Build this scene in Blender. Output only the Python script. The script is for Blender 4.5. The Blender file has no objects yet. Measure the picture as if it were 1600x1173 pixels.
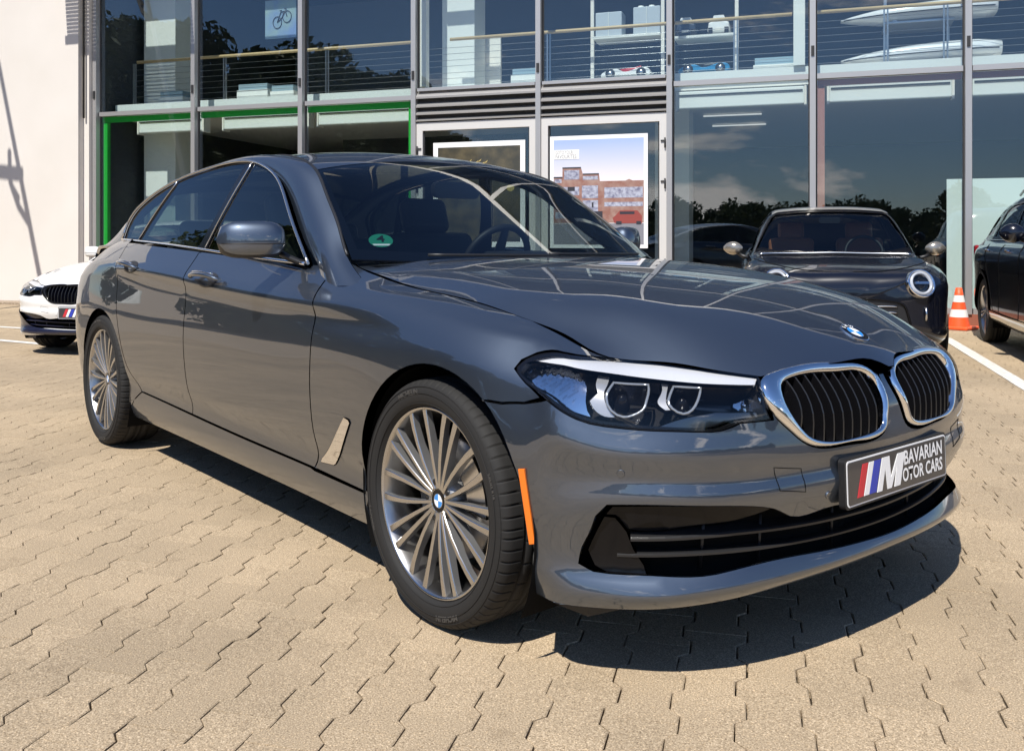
import bpy, math, random
import numpy as np
from mathutils import Vector, Matrix
from mathutils.geometry import delaunay_2d_cdt
rng = random.Random(7)
SC = bpy.context.scene
COL = SC.collection
R = math.radians

# ---------------------------------------------------------------- camera
cd = bpy.data.cameras.new('camera')
cam = bpy.data.objects.new('camera', cd); COL.objects.link(cam)
cam.location = (2.0951, -2.3586, 1.0535)
cam.rotation_euler = (R(90), 0, 2.4469 - math.pi/2)
cd.lens = 36*1443/1600; cd.sensor_width = 36; cd.shift_y = -208.5/1600
cd.clip_start = .05; cd.clip_end = 3000
SC.camera = cam

# ---------------------------------------------------------------- sky and sun
SUN = Vector((.30, -.62, 1.0)).normalized()                # towards the sun
w = bpy.data.worlds.new('World'); SC.world = w; w.use_nodes = True
nt = w.node_tree; N = nt.nodes; N.clear(); K = nt.links.new
out = N.new('ShaderNodeOutputWorld'); bg = N.new('ShaderNodeBackground'); bg.inputs[1].default_value = .085
sky = N.new('ShaderNodeTexSky'); sky.sky_type = 'NISHITA'; sky.sun_disc = False
sky.sun_elevation = math.asin(SUN.z); sky.sun_rotation = math.atan2(SUN.x, SUN.y)
sky.air_density = 1.0; sky.dust_density = .15; sky.ozone_density = 5.0
tc = N.new('ShaderNodeTexCoord'); mp = N.new('ShaderNodeMapping'); mp.inputs['Scale'].default_value = (1, 1, 3.0); mp.inputs['Location'].default_value = (1.7, .3, .5)
nz = N.new('ShaderNodeTexNoise'); nz.inputs['Scale'].default_value = 3.6; nz.inputs['Detail'].default_value = 7; nz.inputs['Roughness'].default_value = .58
nz.inputs['Distortion'].default_value = .3
rp = N.new('ShaderNodeValToRGB'); rp.color_ramp.elements[0].position = .63; rp.color_ramp.elements[1].position = .72
mx = N.new('ShaderNodeMix'); mx.data_type = 'RGBA'; mx.inputs['B'].default_value = (18, 17.4, 17.2, 1)
K(tc.outputs['Generated'], mp.inputs[0]); K(mp.outputs[0], nz.inputs['Vector']); 
sx_ = N.new('ShaderNodeSeparateXYZ'); mr_ = N.new('ShaderNodeMapRange'); mr_.inputs['From Min'].default_value = .03; mr_.inputs['From Max'].default_value = .45; mr_.inputs['To Min'].default_value = .115; mr_.inputs['To Max'].default_value = -.06
ad_ = N.new('ShaderNodeMath'); ad_.operation = 'ADD'                      # more cumulus towards the horizon, all the way round
K(tc.outputs['Generated'], sx_.inputs[0]); K(sx_.outputs[2], mr_.inputs['Value']); K(nz.outputs['Fac'], ad_.inputs[0]); K(mr_.outputs['Result'], ad_.inputs[1]); K(ad_.outputs[0], rp.inputs[0])
K(rp.outputs[0], mx.inputs['Factor']); tn_ = N.new('ShaderNodeMix'); tn_.data_type = 'RGBA'; tn_.blend_type = 'MULTIPLY'; tn_.inputs['Factor'].default_value = 1; tn_.inputs['B'].default_value = (.86, .95, 1.10, 1); K(sky.outputs[0], tn_.inputs['A']); K(tn_.outputs['Result'], mx.inputs['A']); K(mx.outputs['Result'], bg.inputs[0]); K(bg.outputs[0], out.inputs[0])
sl = bpy.data.lights.new('sun', 'SUN'); sl.energy = 5.0; sl.angle = R(.53); sl.color = (1, .955, .88)
so = bpy.data.objects.new('sun', sl); COL.objects.link(so); so.rotation_euler = SUN.to_track_quat('Z', 'Y').to_euler(); so.location = (8, -16, 26)
SC.view_settings.view_transform = 'Standard'; SC.view_settings.look = 'None'
SC.view_settings.exposure = .33; SC.view_settings.gamma = 1; SC.view_settings.use_curve_mapping = False
SC.render.engine = 'CYCLES'
try:
    SC.cycles.use_denoising = True; SC.cycles.max_bounces = 10; SC.cycles.transparent_max_bounces = 24
except Exception: pass
# ---------------------------------------------------------------- materials
def mat(name, col, rough=.5, metal=0, coat=0, spec=.5, emit=None, bump=None, var=None, coat_rough=.03):
    m = bpy.data.materials.new(name); m.use_nodes = True
    b = m.node_tree.nodes['Principled BSDF']; L = m.node_tree.links.new; nn = m.node_tree.nodes
    b.inputs['Base Color'].default_value = (*col, 1); b.inputs['Roughness'].default_value = rough; b.inputs['Metallic'].default_value = metal
    b.inputs['Coat Weight'].default_value = coat; b.inputs['Coat Roughness'].default_value = coat_rough; b.inputs['Specular IOR Level'].default_value = spec
    if emit: b.inputs['Emission Color'].default_value = (*emit[0], 1); b.inputs['Emission Strength'].default_value = emit[1]
    if bump or var:
        t = nn.new('ShaderNodeTexCoord')
    if bump:                                    # (scale, strength, distance)
        z = nn.new('ShaderNodeTexNoise'); z.inputs['Scale'].default_value = bump[0]; z.inputs['Detail'].default_value = 4
        u = nn.new('ShaderNodeBump'); u.inputs['Strength'].default_value = bump[1]; u.inputs['Distance'].default_value = bump[2]
        L(t.outputs['Object'], z.inputs['Vector']); L(z.outputs['Fac'], u.inputs['Height']); L(u.outputs[0], b.inputs['Normal'])
    if var:                                     # (scale, colour2)
        z = nn.new('ShaderNodeTexNoise'); z.inputs['Scale'].default_value = var[0]; z.inputs['Detail'].default_value = 6
        x = nn.new('ShaderNodeMix'); x.data_type = 'RGBA'; x.inputs['A'].default_value = (*col, 1); x.inputs['B'].default_value = (*var[1], 1)
        r = nn.new('ShaderNodeValToRGB'); r.color_ramp.elements[0].position = .38; r.color_ramp.elements[1].position = .66
        L(t.outputs['Object'], z.inputs['Vector']); L(z.outputs['Fac'], r.inputs[0]); L(r.outputs[0], x.inputs['Factor']); L(x.outputs['Result'], b.inputs['Base Color'])
    return m

def glass_mat(name, tint, ior=1.5, rough=0.0, refl=1.0):
    """thin pane: clear tinted transmission with a fresnel reflection on top"""
    m = bpy.data.materials.new(name); m.use_nodes = True; nn = m.node_tree.nodes; nn.clear(); L = m.node_tree.links.new
    o = nn.new('ShaderNodeOutputMaterial'); t = nn.new('ShaderNodeBsdfTransparent'); t.inputs[0].default_value = (*tint, 1)
    g = nn.new('ShaderNodeBsdfGlossy'); g.inputs['Roughness'].default_value = rough; g.inputs[0].default_value = (refl, refl, refl, 1)
    f = nn.new('ShaderNodeFresnel'); x = nn.new('ShaderNodeMixShader')
    gg = nn.new('ShaderNodeNewGeometry'); mr = nn.new('ShaderNodeMapRange'); mr.inputs['To Min'].default_value = ior; mr.inputs['To Max'].default_value = 1/ior      # same reflectance from both sides
    L(gg.outputs['Backfacing'], mr.inputs['Value']); L(mr.outputs['Result'], f.inputs[0])
    L(f.outputs[0], x.inputs[0]); L(t.outputs[0], x.inputs[1]); L(g.outputs[0], x.inputs[2]); L(x.outputs[0], o.inputs[0])
    return m

# ---------------------------------------------------------------- objects
def tag(o, label=None, cat=None, group=None, kind=None):
    if label: o['label'] = label
    if cat: o['category'] = cat
    if group: o['group'] = group
    if kind: o['kind'] = kind
    return o
def empty(name, loc=(0, 0, 0), label=None, cat=None, group=None):
    o = bpy.data.objects.new(name, None); COL.objects.link(o); o.location = loc; o.empty_display_size = .2
    return tag(o, label, cat, group)
def link(name, me, parent=None, loc=None):
    o = bpy.data.objects.new(name, me); COL.objects.link(o)
    if parent: o.parent = parent
    if loc is not None: o.location = loc
    return o
def copy_tree(o, parent=None):
    c = o.copy(); COL.objects.link(c)
    if parent: c.parent = parent; c.matrix_parent_inverse = o.matrix_parent_inverse
    for ch in list(o.children): copy_tree(ch, c)
    return c

class MB:
    def __init__(s): s.v = []; s.f = []; s.m = []; s.sm = []
    def add(s, V, F, m=0, smooth=False):
        o = len(s.v); s.v += [tuple(map(float, q)) for q in V]; s.f += [tuple(i+o for i in f) for f in F]
        s.m += [m]*len(F); s.sm += [smooth]*len(F); return s
    def box(s, c, d, rot=None, m=0):
        V = np.array([(x, y, z) for x in (-.5, .5) for y in (-.5, .5) for z in (-.5, .5)])*np.array(d)
        if rot is not None: V = V @ np.array(rot.to_matrix() if hasattr(rot, 'to_matrix') else rot).T
        return s.add(V+np.array(c), [(0, 1, 3, 2), (4, 6, 7, 5), (0, 4, 5, 1), (2, 3, 7, 6), (0, 2, 6, 4), (1, 5, 7, 3)], m)
    def tube(s, path, r, n=8, m=0, closed=False, smooth=True, cap=True, flat=None):
        P = np.array(path, float); k = len(P); rr = np.broadcast_to(np.asarray(r, float), (k,))
        T = np.roll(P, -1, 0)-np.roll(P, 1, 0) if closed else np.gradient(P, axis=0)
        T /= np.linalg.norm(T, axis=1)[:, None]+1e-12
        a = np.array([0, 0, 1.]) if abs(T[0][2]) < .9 else np.array([1., 0, 0]); V = []
        u = np.cross(T[0], a); u /= np.linalg.norm(u)
        for i in range(k):
            u = u-T[i]*(u@T[i]); u /= np.linalg.norm(u); w_ = np.cross(T[i], u)
            for j in range(n):
                q = 2*math.pi*j/n; V.append(P[i]+rr[i]*(math.cos(q)*u+math.sin(q)*w_*(flat or 1)))
        F = [(i*n+j, i*n+(j+1) % n, ((i+1) % k)*n+(j+1) % n, ((i+1) % k)*n+j) for i in range(k if closed else k-1) for j in range(n)]
        s.add(V, F, m, smooth)
        if cap and not closed:
            o = len(s.v)-len(V); s.f += [tuple(o+j for j in range(n))[::-1], tuple(o+(k-1)*n+j for j in range(n))]; s.m += [m, m]; s.sm += [False, False]
        return s
    def lathe(s, prof, n=32, axis='y', c=(0, 0, 0), m=0, smooth=True, close=False):
        """prof: (radius, along-axis)"""
        V = []; k = len(prof)
        for i in range(n):
            q = 2*math.pi*i/n; cx, sx = math.cos(q), math.sin(q)
            for r, h in prof:
                p = (r*cx, h, r*sx) if axis == 'y' else (r*cx, r*sx, h) if axis == 'z' else (h, r*cx, r*sx)
                V.append((p[0]+c[0], p[1]+c[1], p[2]+c[2]))
        F = [(i*k+j, i*k+j+1, ((i+1) % n)*k+j+1, ((i+1) % n)*k+j) for i in range(n) for j in range(k-1)]
        return s.add(V, F, m, smooth)
    def prism(s, poly, d0, d1, fn=None, m=0):
        """2d polygon extruded from d0 to d1; fn(a,b,d)->3d"""
        fn = fn or (lambda a, b, d: (a, b, d)); n = len(poly)
        V = [fn(a, b, d0) for a, b in poly]+[fn(a, b, d1) for a, b in poly]
        return s.add(V, [tuple(range(n))[::-1], tuple(range(n, 2*n))]+[(i, (i+1) % n, n+(i+1) % n, n+i) for i in range(n)], m)
    def grid(s, V, nu, nv, m=0, smooth=True, cu=False, cv=False):
        F = [(i*nv+j, ((i+1) % nu)*nv+j, ((i+1) % nu)*nv+(j+1) % nv, i*nv+(j+1) % nv) for i in range(nu if cu else nu-1) for j in range(nv if cv else nv-1)]
        return s.add(V, F, m, smooth)
    def mesh(s, name, mats):
        me = bpy.data.meshes.new(name); me.from_pydata(s.v, [], s.f); mats = mats if isinstance(mats, (list, tuple)) else [mats]
        for q in mats: me.materials.append(q)
        me.polygons.foreach_set('material_index', s.m); me.polygons.foreach_set('use_smooth', s.sm); me.update(); return me
    def obj(s, name, mats, parent=None, loc=None): return link(name, s.mesh(name, mats), parent, loc)

def bevel(o, w=.01, seg=2, ang=35):
    b = o.modifiers.new('bevel', 'BEVEL'); b.width = w; b.segments = seg; b.limit_method = 'ANGLE'; b.angle_limit = R(ang); return o
def text_mesh(txt, size, sx=1.0, depth=0.0, bold=0.0, shear=0.0, align='CENTER'):
    c = bpy.data.curves.new('txt', 'FONT'); c.body = txt; c.size = size; c.extrude = depth; c.offset = bold; c.shear = shear
    c.align_x = align; c.align_y = 'CENTER'; c.resolution_u = 3
    o = bpy.data.objects.new('txt', c); COL.objects.link(o); dg = bpy.context.evaluated_depsgraph_get(); dg.update()
    me = bpy.data.meshes.new_from_object(o.evaluated_get(dg)); bpy.data.objects.remove(o); bpy.data.curves.remove(c)
    if sx != 1: me.transform(Matrix.Diagonal((sx, 1, 1, 1)))
    me.name = 'lettering'; return me
def frame(origin, xdir, ydir):
    x = Vector(xdir).normalized(); z = x.cross(Vector(ydir)).normalized(); y = z.cross(x)
    M = Matrix((x, y, z)).transposed().to_4x4(); M.translation = Vector(origin); return M
# ---------------------------------------------------------------- car materials
M = {}
M['paint'] = mat('grey metallic paint', (.088, .109, .143), .50, 1.0, coat=1.0, coat_rough=.008)
M['paint'].node_tree.nodes['Principled BSDF'].inputs['Coat IOR'].default_value = 1.92
M['chrome'] = mat('chrome', (.86, .86, .87), .06, 1.0)
M['satin'] = mat('satin chrome', (.62, .62, .62), .22, 1.0)
M['gloss'] = mat('gloss black', (.005, .005, .006), .14, 0, spec=.25)
M['black'] = mat('black plastic', (.012, .012, .013), .45)
M['dark'] = mat('dark cavity', (.006, .006, .006), .9, spec=.1)
M['rubber'] = mat('tyre rubber', (.011, .0105, .010), .78, bump=(90, .12, .002))
M['rim'] = mat('machined alloy', (.56, .555, .55), .27, 1.0)
M['rimdark'] = mat('grey alloy', (.30, .30, .30), .40, .7)
M['disc'] = mat('brake iron', (.25, .24, .23), .35, .9)
M['glass'] = glass_mat('window glass', (.50, .58, .55), 1.52)
M['wsglass'] = glass_mat('windscreen glass', (.50, .57, .58), 1.54)
M['lens'] = glass_mat('headlamp lens', (.94, .95, .96), 1.45)
M['orange'] = mat('orange reflector', (.85, .19, .012), .25, 0, coat=.6)
M['cabin'] = mat('cabin leather', (.018, .018, .020), .55, bump=(60, .2, .002))
M['white'] = mat('white print', (.82, .82, .82), .4)
M['blue'] = mat('roundel blue', (.02, .25, .68), .25, coat=.6)
M['roundel'] = mat('roundel white', (.85, .86, .87), .2, coat=.6)
M['red'] = mat('stripe red', (.55, .03, .04), .4)
M['navy'] = mat('stripe blue', (.03, .05, .40), .4)
M['lampsilver'] = mat('lamp silver', (.80, .82, .85), .16, .9)
M['lampwhite'] = mat('light guide', (.42, .44, .46), .15, .6, coat=.6)
M['lampdark'] = mat('lamp housing', (.06, .06, .064), .22, .7)
M['green'] = mat('green badge', (.012, .24, .14), .5)

# ---------------------------------------------------------------- spline surfaces
class Spl:
    """cardinal natural cubic basis on knots k"""
    def __init__(s, k):
        s.k = np.asarray(k, float); n = len(k); h = np.diff(s.k)
        A = np.eye(n); B = np.zeros((n, n))
        for i in range(1, n-1):
            A[i, i-1] = h[i-1]; A[i, i] = 2*(h[i-1]+h[i]); A[i, i+1] = h[i]
            B[i, i-1] = 6/h[i-1]; B[i, i] = -6/h[i-1]-6/h[i]; B[i, i+1] = 6/h[i]
        s.M = np.linalg.solve(A, B)
    def __call__(s, x, d=0):
        x = np.atleast_1d(np.asarray(x, float)); n = len(s.k)
        i = np.clip(np.searchsorted(s.k, x)-1, 0, n-2)
        h = s.k[i+1]-s.k[i]; a = (s.k[i+1]-x)/h; b = 1-a
        E = np.eye(n)
        if d == 0:
            return a[:, None]*E[i]+b[:, None]*E[i+1]+((a**3-a)*h*h/6)[:, None]*s.M[i]+((b**3-b)*h*h/6)[:, None]*s.M[i+1]
        return (E[i+1]-E[i])/h[:, None]+(-(3*a*a-1)*h/6)[:, None]*s.M[i]+((3*b*b-1)*h/6)[:, None]*s.M[i+1]

def fspl(xs, ys):
    S = Spl(xs); ys = np.asarray(ys, float)
    def f(x):
        x = np.asarray(x, float); xx = np.clip(x, xs[0], xs[-1])
        return (S(np.ravel(xx)) @ ys).reshape(x.shape)
    return f

class Loft:
    def __init__(s, P):
        s.P = np.asarray(P, float)                       # [nu, nv, 3]
        du = np.linalg.norm(np.diff(s.P, axis=0), axis=2).mean(1); s.ku = np.r_[0, np.cumsum(du)]
        dv = np.linalg.norm(np.diff(s.P, axis=1), axis=2).mean(0); s.kv = np.r_[0, np.cumsum(dv)]
        s.U = Spl(s.ku); s.V = Spl(s.kv)
        s.gu = np.linspace(0, s.ku[-1], 160); s.gv = np.linspace(0, s.kv[-1], 60)
        s.G = np.einsum('ai,bj,ijk->abk', s.U(s.gu), s.V(s.gv), s.P)
    def __call__(s, uv):
        uv = np.atleast_2d(uv)
        return np.einsum('ni,nj,ijk->nk', s.U(uv[:, 0]), s.V(uv[:, 1]), s.P)
    def d(s, uv):
        uv = np.atleast_2d(uv); U, V = s.U(uv[:, 0]), s.V(uv[:, 1])
        return (np.einsum('ni,nj,ijk->nk', s.U(uv[:, 0], 1), V, s.P),
                np.einsum('ni,nj,ijk->nk', U, s.V(uv[:, 1], 1), s.P))
    def n(s, uv):
        a, b = s.d(uv); n = np.cross(b, a); return n/np.linalg.norm(n, axis=1)[:, None]
    def inv(s, T, f=None, J=None, guess=None, facing=None, it=25):
        """params whose image under f (3d->2d) equals T; f default: identity minus nothing, nearest point"""
        T = np.atleast_2d(T); out = []
        F = f(s.G.reshape(-1, 3)).reshape(len(s.gu), len(s.gv), -1)
        W = np.zeros(F.shape[:2]) if facing is None else facing(s)
        for t in T:
            e = ((F-t)**2).sum(2)+W
            i, j = np.unravel_index(np.argmin(e), e.shape)
            p = np.array([s.gu[i], s.gv[j]])
            for _ in range(it):
                r = f(s(p))[0]-t
                if np.abs(r).max() < 1e-6: break
                Jm = np.stack([(f(s(p+dv))[0]-f(s(p))[0])/1e-5 for dv in (np.array([1e-5, 0]), np.array([0, 1e-5]))], 1)
                st = np.linalg.lstsq(Jm, -r, rcond=None)[0]
                m = np.abs(st).max()
                if m > .1: st *= .1/m
                p = np.clip(p+st, [0, 0], [s.ku[-1], s.kv[-1]])
            out.append(p)
        return np.array(out)

# ---------------------------------------------------------------- lower body shell of the grey saloon (right half, y<0; x forward, front axle x=0)
def body_shell():
    L = 12
    yr = np.array([0, .13, .27, .41, .54, .66, .76, .84, .885])          # front stations |y| at reference half width .93
    xs = np.array([.42, .25, 0, -.4, -.8, -1.3, -1.8, -2.3, -2.65, -2.975, -3.3, -3.55])
    W  = np.array([.910, .926, .932, .927, .917, .913, .915, .922, .931, .935, .924, .897])
    # plan of the widest level: |y| -> x
    px = fspl([0, .15, .30, .45, .58, .70, .79, .86, .895, .915], [.868, .864, .850, .822, .783, .720, .644, .552, .482, .42])
    #        front: xc(inset at centre), z centre, z at corner(.76), z at .885 ; width factor
    fr = [ # centre x, corner scale(width), zc, z_mid(.41), z(.66), z(.84)
        (.836, .975, .230, .221, .203, .194),
        (.858, .994, .262, .256, .244, .236),
        (.836, .976, .304, .301, .294, .290),
        (.867, .996, .446, .446, .446, .438),
        (.860, .993, .489, .491, .494, .500),
        (.864, 1.00, .538, .542, .554, .566),
        (.857, .992, .594, .598, .607, .622),
        (.828, .955, .690, .692, .695, .702),
        (.800, .905, .735, .735, .738, .742),
        (.765, .865, .765, .765, .764, .765),
        (.720, .830, .785, .785, .783, .783),
        (.660, .790, .802, .802, .800, .798)]
    Z = np.array([
        [.195,.185,.18,.172,.172,.174,.178,.184,.19,.20,.23,.26],
        [.250,.250,.25,.25,.25,.25,.255,.26,.265,.275,.29,.32],
        [.300,.305,.31,.315,.32,.325,.33,.335,.34,.345,.355,.38],
        [.410,.415,.42,.42,.42,.42,.425,.43,.435,.44,.445,.46],
        [.495,.505,.52,.52,.52,.52,.525,.53,.535,.54,.545,.55],
        [.590,.605,.625,.635,.64,.645,.65,.655,.66,.66,.66,.66],
        [.665,.695,.725,.748,.757,.762,.77,.775,.78,.785,.785,.78],
        [.742,.765,.792,.803,.808,.820,.838,.858,.872,.882,.885,.87],
        [.783,.805,.831,.842,.846,.862,.885,.908,.920,.927,.925,.90],
        [.800,.822,.856,.888,.905,.920,.937,.950,.960,.963,.958,.935],
        [.813,.836,.873,.908,.940,.958,.985,1.012,1.03,1.03,1.015,.985],
        [.826,.846,.884,.924,.990,1.0,1.030,1.056,1.072,1.07,1.05,1.01]])
    O = np.array([   # inset from W
        [.040,.047,.055,.062,.062,.062,.062,.062,.062,.060,.058,.05],
        [.020,.024,.028,.031,.031,.031,.031,.031,.031,.030,.03,.03],
        [.015,.020,.027,.035,.036,.036,.036,.034,.030,.026,.02,.02],
        [.008,.007,.009,.014,.016,.016,.016,.014,.011,.008,.006,.01],
        [.000,.000,.000,.003,.004,.004,.004,.003,.001,.0,.0,.0],
        [.006,.002,.000,.000,.000,.000,.000,.000,.000,.0,.0,.0],
        [.026,.018,.010,.008,.008,.008,.008,.008,.008,.008,.008,.01],
        [.065,.050,.036,.024,.012,.010,.010,.010,.012,.016,.02,.03],
        [.110,.090,.066,.034,.008,.004,.004,.005,.012,.020,.03,.05],
        [.145,.125,.106,.080,.048,.034,.034,.034,.040,.050,.065,.09],
        [.178,.160,.146,.125,.095,.078,.078,.078,.085,.100,.12,.15],
        [.215,.205,.198,.195,.185,.122,.112,.115,.128,.150,.18,.21]])
    for c, k in ((3, .45), (4, 1), (5, 1), (6, 1), (7, 1), (8, .8), (9, .4)):
        Z[7, c] += k*(Z[8, c]-.024-Z[7, c]); O[7, c] += k*(O[8, c]+.006-O[7, c])
        Z[9, c] += k*(Z[8, c]+.028-Z[9, c]); O[9, c] += k*(O[8, c]+.013-O[9, c])
    rear = [(-3.78, -.80), (-3.95, -.66), (-4.04, -.40), (-4.06, 0.)]
    P = np.zeros((len(yr)+len(xs)+len(rear), L, 3))
    top = {7: ([.846, .841, .828, .805, .765, .708, .625, .555, .485], [0, .132, .28, .43, .56, .665, .75, .81, .84], [.645, .650, .655, .655, .660, .672, .690, .712, .728]),
           8: ([.830, .824, .810, .795, .757, .700, .615, .545, .475], [0, .132, .28, .425, .545, .64, .72, .78, .81], [.675, .685, .690, .685, .690, .700, .715, .735, .755]),
           9: ([.815, .806, .790, .778, .742, .680, .590, .515, .450], [0, .13, .275, .42, .525, .61, .68, .735, .765], [.705, .718, .722, .712, .718, .728, .741, .755, .773]),
           10: ([.798, .786, .770, .757, .715, .650, .555, .480, .420], [0, .13, .27, .41, .50, .58, .645, .69, .715], [.732, .743, .745, .733, .740, .750, .761, .770, .787]),
           11: ([.770, .755, .738, .720, .675, .610, .520, .440, .385], [0, .125, .257, .39, .475, .55, .612, .655, .68], [.745, .756, .757, .750, .757, .767, .779, .790, .804])}
    for l in range(L):
        xc, ws, z0, z1, z2, z3 = fr[l]
        zf = fspl([0, .41, .66, .84, .93], [z0, z1, z2, z3, Z[l, 0]])
        for i, y in enumerate(yr):
            ws = fr[l][1]+((.988 if l < 5 else fr[l][1])-fr[l][1])*(0, 0, 0, 0, 0, .1, .35, .75, 1)[i]
            P[i, l] = (px(y)-.868+xc-(0.868-xc)*.25*(y/.9)**2*(1 if l > 5 else 0), -y*ws, zf(y))
            if l in top: P[i, l] = (top[l][0][i], -top[l][1][i], top[l][2][i])
        for j in range(len(xs)):
            x = xs[j]-(0 if j else (0.868-xc)*.55)
            P[len(yr)+j, l] = (x, -(W[j]-O[l, j]), Z[l, j])
        for j, (x, y) in enumerate(rear):
            f = (W[-1]-O[l, -1])/W[-1]; zz = Z[l, -1]+(.03 if l < 6 else -.0)*(j+1)/4
            xo = max(0, (Z[l, -1]-.9))*.6
            P[len(yr)+len(xs)+j, l] = (x+xo, y*f, zz)
    Q = P[::-1].copy(); Q[:, :, 1] *= -1; Q[-1:, :, :] = P[:1]
    return Loft(np.concatenate([Q[:-1], P]))          # left rear -> nose -> right rear
# ---------------------------------------------------------------- cutting panels out of a surface
def smooth_loop(pts, corners=(), step=.03, closed=True):
    """2d/3d points joined by smooth splines between the corner indices"""
    P = np.array(pts, float); n = len(P); cs = sorted(corners)
    if not closed: cs = [0]+[c for c in cs if 0 < c < n-1]+[n-1]; segs = [list(range(a, b+1)) for a, b in zip(cs[:-1], cs[1:])]
    elif len(cs) == 0: segs = None
    else: segs = [[(a+k) % n for k in range(((b-a) % n or n)+1)] for a, b in zip(cs, cs[1:]+cs[:1])]
    out = []
    if segs is None:
        Q = np.concatenate([P[-3:], P, P[:3]]); t = np.r_[0, np.cumsum(np.linalg.norm(np.diff(Q, axis=0), axis=1))]
        S = Spl(t); m = max(8, int((t[n+3]-t[3])/step)); return S(np.linspace(t[3], t[n+3], m, endpoint=False)) @ Q
    for sg in segs:
        Q = P[sg]; t = np.r_[0, np.cumsum(np.linalg.norm(np.diff(Q, axis=0), axis=1))]; m = max(1, int(round(t[-1]/step)))
        x = np.linspace(0, t[-1], m+1)
        C = (Spl(t)(x) @ Q) if len(sg) > 2 else Q[0]+(Q[1]-Q[0])*(x/t[-1])[:, None]
        out.append(C[:-1] if closed else C if sg is segs[-1] else C[:-1])
    return np.concatenate(out)

def area2(P): x, y = P[:, 0], P[:, 1]; return .5*np.sum(x*np.roll(y, -1)-np.roll(x, -1)*y)
def inset(P, d):
    """shrink (d>0) a closed 2d loop; orientation independent"""
    s = 1 if area2(P) > 0 else -1
    a = P-np.roll(P, 1, 0); b = np.roll(P, -1, 0)-P
    a /= np.linalg.norm(a, axis=1)[:, None]+1e-12; b /= np.linalg.norm(b, axis=1)[:, None]+1e-12
    na = np.c_[-a[:, 1], a[:, 0]]*s; nb = np.c_[-b[:, 1], b[:, 0]]*s; m = na+nb
    m /= np.maximum(np.sum(m*na, 1), .35)[:, None]
    return P+m*d
def inside(Q, loops):
    c = np.zeros(len(Q), bool)
    for L in loops:
        x0, y0 = L[:, 0], L[:, 1]; x1, y1 = np.roll(x0, -1), np.roll(y0, -1)
        for k in range(len(L)):
            if y0[k] == y1[k]: continue
            h = ((y0[k] > Q[:, 1]) != (y1[k] > Q[:, 1])) & (Q[:, 0] < (x1[k]-x0[k])*(Q[:, 1]-y0[k])/(y1[k]-y0[k])+x0[k])
            c ^= h
    return c
def edge_dist(Q, loops):
    d = np.full(len(Q), 1e9)
    for L in loops:
        A = L; B = np.roll(L, -1, 0)
        for a, b in zip(A, B):
            e = b-a; t = np.clip(((Q-a) @ e)/(e@e+1e-12), 0, 1); d = np.minimum(d, np.linalg.norm(Q-a-t[:, None]*e, axis=1))
    return d
def resample(L, h):
    out = []
    for a, b in zip(L, np.roll(L, -1, 0)):
        m = max(1, int(math.ceil(np.linalg.norm(b-a)/h))); out += [a+(b-a)*k/m for k in range(m)]
    return np.array(out)

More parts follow.
